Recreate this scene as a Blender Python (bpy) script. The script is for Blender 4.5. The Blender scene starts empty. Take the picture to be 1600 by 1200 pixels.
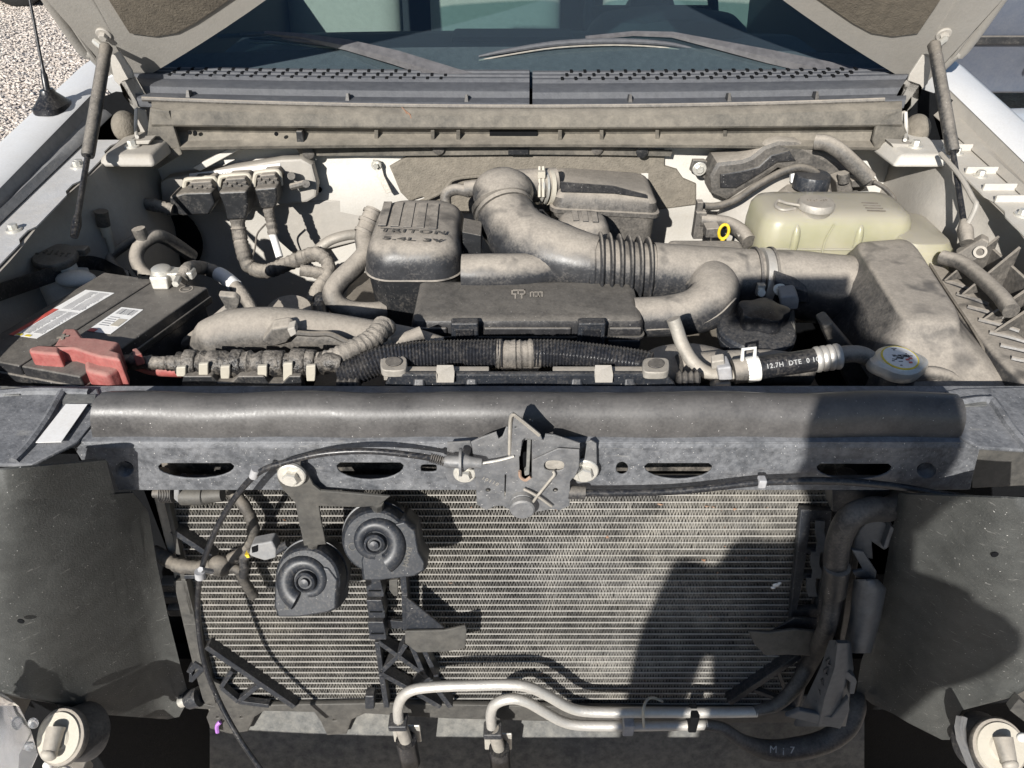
import bpy, bmesh, math, random
from mathutils import Vector, Matrix
R = math.radians
random.seed(7)
scn = bpy.context.scene
COL = scn.collection
# ------------------------------------------------------------------ camera
PITCH = R(36.0); F = 1200.0; CZ = 1.62
cam = bpy.data.objects.new('camera', bpy.data.cameras.new('camera')); COL.objects.link(cam)
cam.location = (0, 0, CZ); cam.rotation_euler = (R(90) - PITCH, 0, 0)
cam.data.sensor_width = 36; cam.data.lens = 27.0; cam.data.clip_start = .05; cam.data.clip_end = 400
scn.camera = cam
# ------------------------------------------------------------------ light
SUN_EL, SUN_AZ = R(27.5), R(21.5)            # sun stands behind the camera, to its left
ldir = Vector((math.sin(SUN_AZ) * math.cos(SUN_EL), math.cos(SUN_AZ) * math.cos(SUN_EL), -math.sin(SUN_EL)))
sun = bpy.data.objects.new('sun', bpy.data.lights.new('sun', 'SUN')); COL.objects.link(sun)
sun.data.energy = 5.0; sun.data.angle = R(0.55); sun.data.color = (1.0, .965, .91)
sun.rotation_euler = ldir.to_track_quat('-Z', 'Y').to_euler(); sun.location = (-3, -6, 5)
wd = bpy.data.worlds.new('World'); scn.world = wd; wd.use_nodes = True
nt = wd.node_tree; sky = nt.nodes.new('ShaderNodeTexSky'); sky.sky_type = 'NISHITA'; sky.sun_disc = False
sky.sun_elevation = SUN_EL; sky.sun_rotation = math.atan2(-ldir.x, -ldir.y); sky.dust_density = .4; sky.ozone_density = 2.5
bgn = nt.nodes['Background']; bgn.inputs['Strength'].default_value = .062
nt.links.new(sky.outputs[0], bgn.inputs['Color'])
vs = scn.view_settings; vs.view_transform = 'Standard'; vs.look = 'None'; vs.gamma = 1; vs.use_curve_mapping = False
vs.exposure = 0.5
# ------------------------------------------------------------------ pixel helpers (photo pixels, 1600 x 1200)
CO = Vector((0, 0, CZ)); FW = Vector((0, math.cos(PITCH), -math.sin(PITCH))); UP = Vector((0, math.sin(PITCH), math.cos(PITCH)))
def ray(px, py): return FW + Vector((1, 0, 0)) * ((px - 800) / F) - UP * ((py - 600) / F)
def PY(px, py, y): d = ray(px, py); return CO + d * (y / d.y)
def PZ(px, py, z): d = ray(px, py); return CO + d * ((z - CZ) / d.z)
def PX(px, py, x): d = ray(px, py); return CO + d * (x / d.x)
def PP(px, py, p, n): d = ray(px, py); return CO + d * ((p - CO).dot(n) / d.dot(n))
def mpp(p): return (p - CO).dot(FW) / F      # metres per photo pixel at a point
TILT = R(9.0)
CN = Vector((0, -math.cos(TILT), math.sin(TILT))); CP = Vector((0, .80, .85)); CD = Vector((0, -math.sin(TILT), -math.cos(TILT)))
def PC(px, py, off=0.0): return PP(px, py, CP + CN * off, CN)   # on the tilted condenser plane
# ------------------------------------------------------------------ scene helpers
ROOTS = []
def tag(o, label, cat, group=None):
    o['label'] = label; o['category'] = cat
    if group: o['group'] = group
    return o
def thing(name, label, cat, group=None):
    o = bpy.data.objects.new(name, None); COL.objects.link(o); o.empty_display_size = .05
    ROOTS.append(o); return tag(o, label, cat, group)
def finish(name, me, mat, parent=None, bev=0.0, seg=2, angle=40, smooth=True, sub=0):
    o = bpy.data.objects.new(name, me); COL.objects.link(o)
    if mat is not None:
        me.materials.clear(); me.materials.append(M[mat] if isinstance(mat, str) else mat)
    if smooth:
        me.polygons.foreach_set('use_smooth', [True] * len(me.polygons)); me.set_sharp_from_angle(angle=R(angle))
    if bev > 0:
        b = o.modifiers.new('bevel', 'BEVEL'); b.width = bev; b.segments = seg; b.limit_method = 'ANGLE'; b.angle_limit = R(35); b.harden_normals = True
    if sub:
        s = o.modifiers.new('sub', 'SUBSURF'); s.levels = sub; s.render_levels = sub
    if parent is not None: o.parent = parent
    return o
def spline(pts, n=6):
    pts = [Vector(p) for p in pts]
    if len(pts) < 3: return pts
    out = []
    P = [pts[0] * 2 - pts[1]] + pts + [pts[-1] * 2 - pts[-2]]
    for i in range(1, len(P) - 2):
        a, b, c, d = P[i - 1], P[i], P[i + 1], P[i + 2]
        for k in range(n):
            t = k / n
            out.append(.5 * ((2 * b) + (c - a) * t + (2 * a - 5 * b + 4 * c - d) * t * t + (3 * b - a - 3 * c + d) * t ** 3))
    out.append(pts[-1]); return out
def resample(pts, step):
    out = [pts[0].copy()]; acc = 0.0
    for a, b in zip(pts, pts[1:]):
        L = (b - a).length
        if L < 1e-9: continue
        t = step - acc
        while t <= L: out.append(a.lerp(b, t / L)); t += step
        acc = L - (t - step)
    if (out[-1] - pts[-1]).length > step * .3: out.append(pts[-1].copy())
    return out
def rr(w, d, r, n=4, p=None):                 # rounded rectangle ring in xy
    r = min(r, w * .499, d * .499); o = []
    for cx, cy, a0 in ((w/2 - r, d/2 - r, 0), (-w/2 + r, d/2 - r, 90), (-w/2 + r, -d/2 + r, 180), (w/2 - r, -d/2 + r, 270)):
        for k in range(n + 1):
            a = R(a0 + 90 * k / n); o.append((cx + r * math.cos(a), cy + r * math.sin(a)))
    return o
class MB:
    def __init__(s): s.v = []; s.f = []
    def add(s, vs_, fs_):
        b = len(s.v); s.v += [tuple(v) for v in vs_]; s.f += [tuple(b + i for i in f) for f in fs_]; return s
    def box(s, c, sz, rot=None):
        c = Vector(c); x, y, z = (q / 2 for q in sz); V = [Vector((i, j, k)) for k in (-z, z) for i, j in ((-x, -y), (x, -y), (x, y), (-x, y))]
        if rot is not None: V = [rot @ v for v in V]
        return s.add([v + c for v in V], [(3, 2, 1, 0), (4, 5, 6, 7), (0, 1, 5, 4), (1, 2, 6, 5), (2, 3, 7, 6), (3, 0, 4, 7)])
    def hexa(s, bot, top): return s.add(list(bot) + list(top), [(3, 2, 1, 0), (4, 5, 6, 7), (0, 1, 5, 4), (1, 2, 6, 5), (2, 3, 7, 6), (3, 0, 4, 7)])
    def prism(s, loop, vec):
        n = len(loop); A = [Vector(p) for p in loop]; B = [p + Vector(vec) for p in A]
        nn = Vector((0, 0, 0))
        for i in range(n): nn += A[i].cross(A[(i + 1) % n])
        if nn.dot(Vector(vec)) < 0: A.reverse(); B.reverse()
        return s.add(A + B, [tuple(range(n - 1, -1, -1)), tuple(range(n, 2 * n))] + [(i, (i + 1) % n, n + (i + 1) % n, n + i) for i in range(n)])
    def loft(s, rings, cap=True):
        n = len(rings[0]); fs = []
        for k in range(len(rings) - 1):
            for i in range(n): j = (i + 1) % n; fs.append((k * n + i, k * n + j, (k + 1) * n + j, (k + 1) * n + i))
        if cap: fs.append(tuple(range(n - 1, -1, -1))); b = (len(rings) - 1) * n; fs.append(tuple(b + i for i in range(n)))
        return s.add([v for r in rings for v in r], fs)
    def tube(s, pts, r, n=12, cap=True, sm=6, sq=None):
        P = spline(pts, sm) if sm else [Vector(p) for p in pts]
        m = len(P); rf = (lambda t: r) if not callable(r) and not isinstance(r, (list, tuple)) else (r if callable(r) else (lambda t: r[min(int(t * (len(r) - 1)), len(r) - 2)] + (r[min(int(t * (len(r) - 1)) + 1, len(r) - 1)] - r[min(int(t * (len(r) - 1)), len(r) - 2)]) * (t * (len(r) - 1) - min(int(t * (len(r) - 1)), len(r) - 2))))
        tn = (P[1] - P[0]).normalized(); u = tn.orthogonal().normalized(); rings = []
        for i, p in enumerate(P):
            t2 = ((P[min(i + 1, m - 1)] - P[max(i - 1, 0)])).normalized()
            u = (u - t2 * u.dot(t2)).normalized(); w = t2.cross(u); rad = rf(i / (m - 1))
            rings.append([p + (u * math.cos(2 * math.pi * k / n) + w * math.sin(2 * math.pi * k / n)) * rad for k in range(n)])
        return s.loft(rings, cap)
    def lathe(s, prof, o, axis, n=28, cap=True):
        ax = Vector(axis).normalized(); u = ax.orthogonal().normalized(); w = ax.cross(u); o = Vector(o)
        return s.loft([[o + ax * h + (u * math.cos(2 * math.pi * k / n) + w * math.sin(2 * math.pi * k / n)) * max(r, 1e-5) for k in range(n)] for r, h in prof], cap)
    def ell(s, c, rad, n=16, m=10, rot=None):
        c = Vector(c); rings = []
        for j in range(m + 1):
            th = math.pi * (j / m - .5); th = max(min(th, math.pi / 2 - .02), -math.pi / 2 + .02)
            ring = [Vector((rad[0] * math.cos(th) * math.cos(2 * math.pi * k / n), rad[1] * math.cos(th) * math.sin(2 * math.pi * k / n), rad[2] * math.sin(th))) for k in range(n)]
            rings.append([c + (rot @ v if rot is not None else v) for v in ring])
        return s.loft(rings)
    def grid(s, rows):
        n = len(rows[0]); return s.add([v for r in rows for v in r], [(i * n + j, i * n + j + 1, (i + 1) * n + j + 1, (i + 1) * n + j) for i in range(len(rows) - 1) for j in range(n - 1)])
    def sheet(s, rows, th):                     # a grid given thickness th along its mean normal
        n = len(rows[0]); m = len(rows); V = [Vector(v) for r in rows for v in r]
        nn = Vector((0, 0, 0))
        for i in range(m - 1):
            for j in range(n - 1): nn += (V[i*n+j+1] - V[i*n+j]).cross(V[(i+1)*n+j] - V[i*n+j])
        nn.normalize(); B = [v - nn * th for v in V]; k = n * m
        fs = [(i*n+j, i*n+j+1, (i+1)*n+j+1, (i+1)*n+j) for i in range(m-1) for j in range(n-1)]
        fs += [tuple(k + q for q in reversed(f)) for f in list(fs)]
        rim = [j for j in range(n)] + [i*n+n-1 for i in range(1, m)] + [(m-1)*n+j for j in range(n-2, -1, -1)] + [i*n for i in range(m-2, 0, -1)]
        for a, b in zip(rim, rim[1:] + rim[:1]): fs.append((b, a, k + a, k + b))
        return s.add(V + B, fs)
    def build(s, name, mat, parent=None, bev=0.0, seg=2, angle=40, smooth=True, sub=0, fix=True):
        me = bpy.data.meshes.new(name); me.from_pydata(s.v, [], s.f); me.update()
        if fix:
            bm = bmesh.new(); bm.from_mesh(me); bmesh.ops.remove_doubles(bm, verts=bm.verts, dist=1e-6); bmesh.ops.recalc_face_normals(bm, faces=bm.faces); bm.to_mesh(me); bm.free()
        return finish(name, me, mat, parent, bev, seg, angle, smooth, sub)
def frame(p, x, n):                             # matrix with x axis along x, z axis along n
    n = Vector(n).normalized(); x = Vector(x); x = (x - n * x.dot(n)).normalized(); y = n.cross(x)
    m = Matrix((x, y, n)).transposed().to_4x4(); m.translation = Vector(p); return m
def curve_mesh(name, loops, th, bevel=0.0):
    cu = bpy.data.curves.new(name, 'CURVE'); cu.dimensions = '2D'; cu.fill_mode = 'BOTH'; cu.extrude = max(th / 2 - bevel, 1e-5); cu.bevel_depth = bevel; cu.bevel_resolution = 1
    for lp in loops:
        sp = cu.splines.new('POLY'); sp.points.add(len(lp) - 1); sp.use_cyclic_u = True
        for q, (a, b) in zip(sp.points, lp): q.co = (a, b, 0, 1)
    ob = bpy.data.objects.new('tmp', cu); COL.objects.link(ob); dg = bpy.context.evaluated_depsgraph_get()
    me = bpy.data.meshes.new_from_object(ob.evaluated_get(dg)); bpy.data.objects.remove(ob); bpy.data.curves.remove(cu); me.name = name; return me
def plate(name, loops, fn, n, th, mat, parent=None, bevel=.0008, angle=40, front=True):
    """loops of pixel outlines (first outer, others holes); fn(px,py) gives the 3D point on a plane with normal n"""
    pts = [[fn(*q) for q in lp] for lp in loops]; n = Vector(n).normalized(); o = pts[0][0]
    m = frame(o, (1, 0, 0), n); mi = m.inverted()
    L2 = [[(mi @ p).xy[:] for p in lp] for lp in pts]
    me = curve_mesh(name, L2, th, bevel); me.transform(m @ Matrix.Translation((0, 0, -th / 2 if front else 0)))
    return finish(name, me, mat, parent, angle=angle)
def oval(cx, cy, rx, ry, n=16, pw=2.0):
    o = []
    for k in range(n):
        a = 2 * math.pi * k / n; c, s_ = math.cos(a), math.sin(a)
        o.append((cx + rx * math.copysign(abs(c) ** (2 / pw), c), cy + ry * math.copysign(abs(s_) ** (2 / pw), s_)))
    return o
def text_mesh(txt, size, th=.001, spacing=1.0, bold=0.0):
    cu = bpy.data.curves.new('t', 'FONT'); cu.body = txt; cu.size = size; cu.extrude = th / 2; cu.align_x = 'CENTER'; cu.align_y = 'CENTER'; cu.space_character = spacing; cu.offset = bold
    cu.resolution_u = 3
    ob = bpy.data.objects.new('tmp', cu); COL.objects.link(ob); dg = bpy.context.evaluated_depsgraph_get()
    me = bpy.data.meshes.new_from_object(ob.evaluated_get(dg)); bpy.data.objects.remove(ob); bpy.data.curves.remove(cu); return me
def worn_marks(n, size, th=.001, seed=1):
    """a row of worn unreadable strokes, centred like text"""
    rm = random.Random(seed); b = MB(); w = size * .62
    for k in range(n):
        x = (k - (n - 1) / 2) * w
        for _ in range(2): b.box((x + rm.uniform(-.12, .12) * w, rm.uniform(-.3, .3) * size, 0), ((.5 * w, .14 * size, th) if rm.random() < .5 else (.14 * w, .6 * size, th)))
    me = bpy.data.meshes.new('marks'); me.from_pydata(b.v, [], b.f); me.update(); return me
def bolt(p, axis, r, h, mat, parent, washer=True, name='bolt'):
    b = MB(); ax = Vector(axis).normalized(); p = Vector(p)
    if washer: b.lathe([(0, -.002), (r * 1.75, -.002), (r * 1.75, h * .18), (r * 1.6, h * .28), (0, h * .28)], p, ax, 20)
    b.lathe([(0, 0), (r, 0), (r, h * .85), (r * .88, h), (0, h)], p, ax, 6)
    return b.build(name, mat, parent, angle=30)
# ------------------------------------------------------------------ materials
M = {}
TAN = (.385, .342, .288)
def mat(name, base, rough=.5, metal=0.0, dust=0.0, up=0.0, dcol=TAN, nsc=14.0, con=1.6, bump=.15, bsc=260.0, var=.25, spec=.5, specks=0.0, spk=(.6, .58, .55), smear=0.0, coat=0.0, scr=0.0):
    m = bpy.data.materials.new(name); m.use_nodes = True; t = m.node_tree; N = t.nodes; L = t.links; bs = N['Principled BSDF']
    def nd(k, **kw):
        q = N.new(k)
        for a, b in kw.items(): setattr(q, a, b)
        return q
    def ma(op, a, b=None, c=None, cl=False):
        q = nd('ShaderNodeMath', operation=op, use_clamp=cl)
        for i, x in enumerate((a, b, c)):
            if x is None: continue
            if isinstance(x, (int, float)): q.inputs[i].default_value = x
            else: L.new(x, q.inputs[i])
        return q.outputs[0]
    g = nd('ShaderNodeNewGeometry')
    def noise(sc, det=5, ro=.6, src=None):
        q = nd('ShaderNodeTexNoise'); q.inputs['Scale'].default_value = sc; q.inputs['Detail'].default_value = det; q.inputs['Roughness'].default_value = ro; L.new(src or g.outputs['Position'], q.inputs['Vector']); return q.outputs['Fac']
    def mix(f, a, b):
        q = nd('ShaderNodeMix', data_type='RGBA')
        if isinstance(f, (int, float)): q.inputs[0].default_value = f
        else: L.new(f, q.inputs[0])
        for i, x in ((6, a), (7, b)):
            if isinstance(x, tuple): q.inputs[i].default_value = (*x, 1)
            else: L.new(x, q.inputs[i])
        return q.outputs[2]
    n1 = noise(nsc, 7, .65); n2 = noise(nsc * 5, 4, .6); n3 = noise(bsc, 3, .6)
    lo = tuple(c * (1 - var) for c in base); hi = tuple(min(1, c * (1 + var)) for c in base)
    col = mix(ma('MULTIPLY_ADD', ma('SUBTRACT', n2, .5), 2.2, .5, True), lo, hi)
    ro = rough
    if dust > 0 or up > 0:
        sx = nd('ShaderNodeSeparateXYZ'); L.new(g.outputs['Normal'], sx.inputs[0])
        mr = nd('ShaderNodeMapRange', interpolation_type='SMOOTHSTEP'); mr.inputs[1].default_value = .18; mr.inputs[2].default_value = .88; L.new(sx.outputs[2], mr.inputs[0])
        f = ma('MULTIPLY_ADD', ma('SUBTRACT', n1, .5), con, dust)
        f = ma('MULTIPLY_ADD', ma('SUBTRACT', n2, .5), con * .5, f)
        f = ma('MULTIPLY_ADD', mr.outputs[0], up, f)
        f = ma('MULTIPLY_ADD', ma('SUBTRACT', n3, .5), .45, f, True)
        if smear > 0:
            vo = nd('ShaderNodeTexNoise'); vo.inputs['Scale'].default_value = nsc * 1.7; vo.inputs['Detail'].default_value = 2; vo.inputs['Distortion'].default_value = .4; L.new(g.outputs['Position'], vo.inputs['Vector'])
            mk = nd('ShaderNodeMapRange'); mk.inputs[1].default_value = .54; mk.inputs[2].default_value = .70; L.new(vo.outputs['Fac'], mk.inputs[0])
            f = ma('MULTIPLY', f, ma('MULTIPLY_ADD', mk.outputs[0], -smear, 1.0))
        dv = mix(n2, tuple(c * .86 for c in dcol), tuple(min(1, c * 1.12) for c in dcol))
        col = mix(f, col, dv); ro = ma('MULTIPLY_ADD', f, .95 - rough, rough)
    if specks > 0:
        q = noise(420, 2, .5); mk = nd('ShaderNodeMapRange'); mk.inputs[1].default_value = .74 - specks * .1; mk.inputs[2].default_value = .80 - specks * .1; L.new(q, mk.inputs[0]); col = mix(mk.outputs[0], col, spk)
    if scr > 0:
        mp_ = nd('ShaderNodeMapping'); mp_.inputs['Scale'].default_value = (28, 60, 210); mp_.inputs['Rotation'].default_value = (.3, .25, .2); L.new(g.outputs['Position'], mp_.inputs[0])
        sq = noise(1.0, 3, .55, mp_.outputs[0]); mk = nd('ShaderNodeMapRange'); mk.inputs[1].default_value = .66; mk.inputs[2].default_value = .76; mk.inputs[4].default_value = scr; L.new(sq, mk.inputs[0])
        col = mix(ma('MULTIPLY', mk.outputs[0], n1), col, (.30, .29, .27))
    L.new(col, bs.inputs['Base Color']); bs.inputs['Metallic'].default_value = metal; bs.inputs['Specular IOR Level'].default_value = spec
    if coat: bs.inputs['Coat Weight'].default_value = coat; bs.inputs['Coat Roughness'].default_value = .08
    if isinstance(ro, float): bs.inputs['Roughness'].default_value = ro
    else: L.new(ro, bs.inputs['Roughness'])
    if bump > 0:
        b = nd('ShaderNodeBump'); b.inputs['Strength'].default_value = bump; b.inputs['Distance'].default_value = .004
        L.new(ma('MULTIPLY_ADD', n2, .6, n3), b.inputs['Height']); L.new(b.outputs[0], bs.inputs['Normal'])
    M[name] = m; return m
mat('plastic', (.018, .019, .021), .40, dust=.0, up=.42, con=.5, specks=.2, bump=.08)
mat('plastic_clean', (.020, .023, .029), .40, dust=.0, up=.10, con=.25, specks=.2, bump=.06)
mat('horn', (.018, .021, .027), .44, dust=.0, up=.02, con=.12, specks=.15, bump=.03)
mat('duct', (.030, .031, .034), .34, dust=.0, up=.74, con=.45, smear=.6, nsc=13, bump=.05)
mat('dusty', (.055, .052, .049), .5, dust=.12, up=.66, con=.5, nsc=18, bump=.2)
mat('dusty_dark', (.035, .033, .031), .6, dust=.12, up=.45, con=.6, dcol=(.28, .245, .2))
mat('fuse', (.026, .026, .028), .34, dust=.0, up=.42, con=.5, dcol=(.26, .235, .20), specks=.2, bump=.07)
mat('white_paint', (.56, .54, .50), .4, dust=.22, up=.25, con=.9, dcol=(.36, .32, .26), var=.05, nsc=9)
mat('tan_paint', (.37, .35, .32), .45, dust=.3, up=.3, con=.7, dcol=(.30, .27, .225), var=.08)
mat('hood_paint', (.255, .243, .222), .45, dust=.3, con=.6, dcol=(.19, .172, .147), var=.06)
mat('silver_paint', (.62, .62, .62), .42, metal=.0, dust=.06, con=.4, var=.03, bump=.0)
mat('silver_white', (.74, .74, .74), .3, dust=.05, con=.4, var=.02, bump=0, coat=.3)
mat('flange', (.52, .52, .52), .4, metal=.1, dust=.12, up=.1, con=.9, var=.1)
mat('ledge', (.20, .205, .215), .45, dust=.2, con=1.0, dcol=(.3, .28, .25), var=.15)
mat('pad', (.075, .064, .05), .95, dust=.3, con=.7, dcol=(.17, .145, .11), bump=.5)
mat('insulation', (.15, .135, .11), .95, dust=.4, con=.9, dcol=(.24, .21, .17), bump=.6)
mat('cowl', (.060, .063, .072), .6, dust=.10, up=.10, con=.5, dcol=(.17, .17, .17), var=.15)
mat('cowl_wall', (.055, .052, .046), .7, dust=.30, up=.4, con=1.1, dcol=(.27, .24, .195), nsc=10)
mat('beam', (.080, .084, .092), .46, dust=.16, up=.30, con=1.2, dcol=(.26, .262, .27), nsc=22, specks=.4, var=.3, bump=.2, scr=.8)  # upward dust colour also brightens the flat top where the sun only grazes
mat('cover', (.055, .053, .053), .30, dust=.15, up=.10, con=.5, dcol=(.19, .178, .165), nsc=6, specks=.12, bump=.04)
mat('liner', (.042, .044, .042), .55, dust=.10, up=.1, con=.5, dcol=(.11, .108, .098), nsc=7, specks=.2, bump=.22, bsc=420, scr=.9)
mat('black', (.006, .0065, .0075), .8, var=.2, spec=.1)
mat('rubber', (.024, .024, .026), .5, dust=.03, up=.28, con=.5, bump=.08)
mat('rubber_clean', (.012, .013, .016), .32, dust=.0, up=.04, con=.3, specks=.15, bump=.04)
mat('tape', (.014, .014, .015), .28, dust=.10, up=.26, con=1.5, nsc=45, bump=.5)
mat('loom', (.020, .021, .025), .20, dust=.0, up=.05, con=.4, nsc=40, bump=.05)
mat('loom_dusty', (.045, .042, .039), .65, dust=.18, up=.5, con=.9, bump=.5)
mat('alu', (.62, .60, .56), .38, metal=.55, dust=.12, up=.2, con=.8, var=.08)
mat('alu_dusty', (.42, .40, .36), .5, metal=.5, dust=.35, up=.3, con=.8)
mat('zinc', (.70, .68, .62), .35, metal=.6, dust=.15, con=.8, var=.1)
mat('cream', (.46, .43, .355), .5, dust=.25, up=.15, con=.8, var=.06)
mat('white_plastic', (.78, .77, .72), .45, dust=.12, con=.9, var=.05)
mat('yellow', (.75, .52, .02), .4, dust=.05, con=.4)
mat('red', (.29, .062, .058), .5, dust=.16, up=.45, con=.6, dcol=(.34, .21, .175))
mat('latch', (.15, .155, .165), .42, metal=.35, dust=.12, up=.35, con=.7, dcol=(.34, .32, .29), specks=.4, bump=.08)
mat('bracket', (.062, .061, .058), .5, metal=.2, dust=.15, up=.2, con=.7, dcol=(.17, .155, .13), bump=.08)
mat('rust', (.22, .10, .05), .8, dust=.2)
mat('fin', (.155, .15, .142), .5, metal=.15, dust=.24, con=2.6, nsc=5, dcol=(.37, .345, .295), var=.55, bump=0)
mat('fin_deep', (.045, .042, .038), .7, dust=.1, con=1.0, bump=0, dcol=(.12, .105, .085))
mat('grey_part', (.075, .082, .092), .5, metal=.1, dust=.06, con=.5, dcol=(.16, .155, .15), bump=.06)
mat('tube_metal', (.66, .64, .60), .38, metal=.4, dust=.25, con=1.3, dcol=(.44, .405, .345), var=.2, bump=.05)
mat('core', (.02, .019, .018), .9, dust=.1)
mat('blue_panel', (.052, .055, .058), .6, dust=.25, con=1.0, dcol=(.16, .15, .13), bump=.15)
mat('panel_dusty', (.115, .118, .118), .8, dust=.18, con=1.1, dcol=(.31, .295, .255), spec=.2)
mat('chrome', (.75, .77, .80), .12, metal=1.0, var=.05, bump=0)
mat('label_white', (.80, .79, .77), .5, dust=.08, con=.5, var=.03, bump=0)
mat('label_grey', (.34, .34, .35), .5, dust=.08, con=.5, var=.25, bump=0)
mat('label_red', (.58, .10, .08), .5, dust=.1, con=.5, bump=0)
mat('label_yellow', (.80, .62, .05), .5, dust=.05, con=.4, bump=0)
mat('print_black', (.02, .02, .02), .6, bump=0)
mat('print_white', (.36, .36, .35), .7, bump=0)
mat('engrave', (.16, .14, .115), .9, dust=.2, bump=0)
mat('seat', (.36, .35, .30), .8, var=.08, bump=.2)
mat('dash', (.022, .025, .030), .75, dust=.1, con=.5, dcol=(.06, .065, .07))
mat('car_paint', (.085, .10, .135), .3, metal=.3, dust=.15, con=.5, dcol=(.18, .18, .18), var=.05, bump=.02, coat=.4)
mat('tyre', (.012, .012, .012), .85)
mat('asphalt_grey', (.10, .10, .10), .9)
mat('skin', (.45, .27, .2), .6, bump=0); mat('cloth', (.05, .06, .09), .9); mat('hair', (.02, .015, .01), .7)
def simple(name, setup):
    m = bpy.data.materials.new(name); m.use_nodes = True; setup(m, m.node_tree, m.node_tree.nodes['Principled BSDF']); M[name] = m
def _res(m, t, b):
    tc = t.nodes.new('ShaderNodeNewGeometry'); no = t.nodes.new('ShaderNodeTexNoise'); no.inputs['Scale'].default_value = 9; no.inputs['Detail'].default_value = 5; t.links.new(tc.outputs['Position'], no.inputs['Vector'])
    cr = t.nodes.new('ShaderNodeValToRGB'); cr.color_ramp.elements[0].position = .35; cr.color_ramp.elements[0].color = (.29, .28, .175, 1); cr.color_ramp.elements[1].position = .7; cr.color_ramp.elements[1].color = (.39, .36, .27, 1)
    t.links.new(no.outputs['Fac'], cr.inputs[0])
    sx = t.nodes.new('ShaderNodeSeparateXYZ'); t.links.new(tc.outputs['Normal'], sx.inputs[0]); mr = t.nodes.new('ShaderNodeMapRange'); mr.inputs[1].default_value = .35; mr.inputs[2].default_value = .95; mr.inputs[4].default_value = .8; t.links.new(sx.outputs[2], mr.inputs[0])
    mx = t.nodes.new('ShaderNodeMix'); mx.data_type = 'RGBA'; t.links.new(mr.outputs[0], mx.inputs[0]); t.links.new(cr.outputs[0], mx.inputs[6]); mx.inputs[7].default_value = (.34, .31, .26, 1); t.links.new(mx.outputs[2], b.inputs['Base Color'])
    b.inputs['Roughness'].default_value = .38; b.inputs['Subsurface Weight'].default_value = .3; b.inputs['Subsurface Radius'].default_value = (.03, .028, .012); b.inputs['Subsurface Scale'].default_value = 1.0
simple('reservoir', _res)
def _glass(m, t, b):
    t.nodes.remove(b); o = t.nodes['Material Output']; tr = t.nodes.new('ShaderNodeBsdfTransparent'); tr.inputs[0].default_value = (.64, .75, .76, 1)
    gl = t.nodes.new('ShaderNodeBsdfGlossy'); gl.inputs['Roughness'].default_value = .03; gl.inputs[0].default_value = (.85, .95, 1, 1)
    df = t.nodes.new('ShaderNodeBsdfDiffuse'); df.inputs[0].default_value = (.20, .25, .31, 1)
    lw = t.nodes.new('ShaderNodeLayerWeight'); pw = t.nodes.new('ShaderNodeMath'); pw.operation = 'POWER'; pw.inputs[1].default_value = 4; t.links.new(lw.outputs['Facing'], pw.inputs[0]); fr = t.nodes.new('ShaderNodeMath'); fr.operation = 'MULTIPLY_ADD'; fr.inputs[1].default_value = .9; fr.inputs[2].default_value = .03; t.links.new(pw.outputs[0], fr.inputs[0])
    m1 = t.nodes.new('ShaderNodeMixShader'); m1.inputs[0].default_value = .07; t.links.new(tr.outputs[0], m1.inputs[1]); t.links.new(df.outputs[0], m1.inputs[2])
    m2 = t.nodes.new('ShaderNodeMixShader'); t.links.new(fr.outputs[0], m2.inputs[0]); t.links.new(m1.outputs[0], m2.inputs[1]); t.links.new(gl.outputs[0], m2.inputs[2]); t.links.new(m2.outputs[0], o.inputs['Surface'])
simple('glass', _glass)
def _lens(m, t, b):
    b.inputs['Base Color'].default_value = (.9, .92, .95, 1); b.inputs['Roughness'].default_value = .08; b.inputs['Transmission Weight'].default_value = .85; b.inputs['IOR'].default_value = 1.3
simple('lens', _lens)
def _gravel(m, t, b):
    g = t.nodes.new('ShaderNodeNewGeometry'); v = t.nodes.new('ShaderNodeTexVoronoi'); v.inputs['Scale'].default_value = 38; t.links.new(g.outputs['Position'], v.inputs['Vector'])
    cr = t.nodes.new('ShaderNodeValToRGB'); e = cr.color_ramp.elements; e[0].color = (.46, .39, .33, 1); e[1].color = (.74, .67, .60, 1)
    t.links.new(v.outputs['Color'], cr.inputs[0]); t.links.new(cr.outputs[0], b.inputs['Base Color']); b.inputs['Roughness'].default_value = .95
    bp = t.nodes.new('ShaderNodeBump'); bp.inputs['Distance'].default_value = .02; t.links.new(v.outputs['Distance'], bp.inputs['Height']); t.links.new(bp.outputs[0], b.inputs['Normal'])
simple('gravel', _gravel)
mat('arm_paint', (.085, .083, .088), .5, dust=.15, con=.5, dcol=(.18, .17, .165), bump=.05)
# ================================================================== ground and surroundings
X0 = .022                                            # the truck's centre line
g = MB(); g.grid([[Vector((x, y, 0)) for x in (-150, -8, 8, 150)] for y in (-60, 0, 14, 300)])
o = g.build('ground', 'gravel', fix=False); o['kind'] = 'structure'
st = MB(); rs = random.Random(3)
ico = [Vector(v).normalized() for v in ((0, 0, 1), (.9, 0, .4), (.28, .85, .4), (-.72, .53, .4), (-.72, -.53, .4), (.28, -.85, .4))]
for k in range(22000):
    y = 3.2 + 8.0 * rs.random() ** 1.4; x = -(.50 + .24 * rs.random()) * (y * .809 + .95)
    r = rs.uniform(.008, .022); a = rs.uniform(0, 6.3); c, s_ = math.cos(a), math.sin(a); sx, sy, sz = r * rs.uniform(.8, 1.4), r * rs.uniform(.7, 1.2), r * rs.uniform(.5, .9)
    V = [Vector((x + (v.x * sx) * c - (v.y * sy) * s_, y + v.x * sx * s_ + v.y * sy * c, v.z * sz * 1.2)) for v in ico]
    st.add(V, [(0, i, i % 5 + 1) for i in range(1, 6)])
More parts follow.
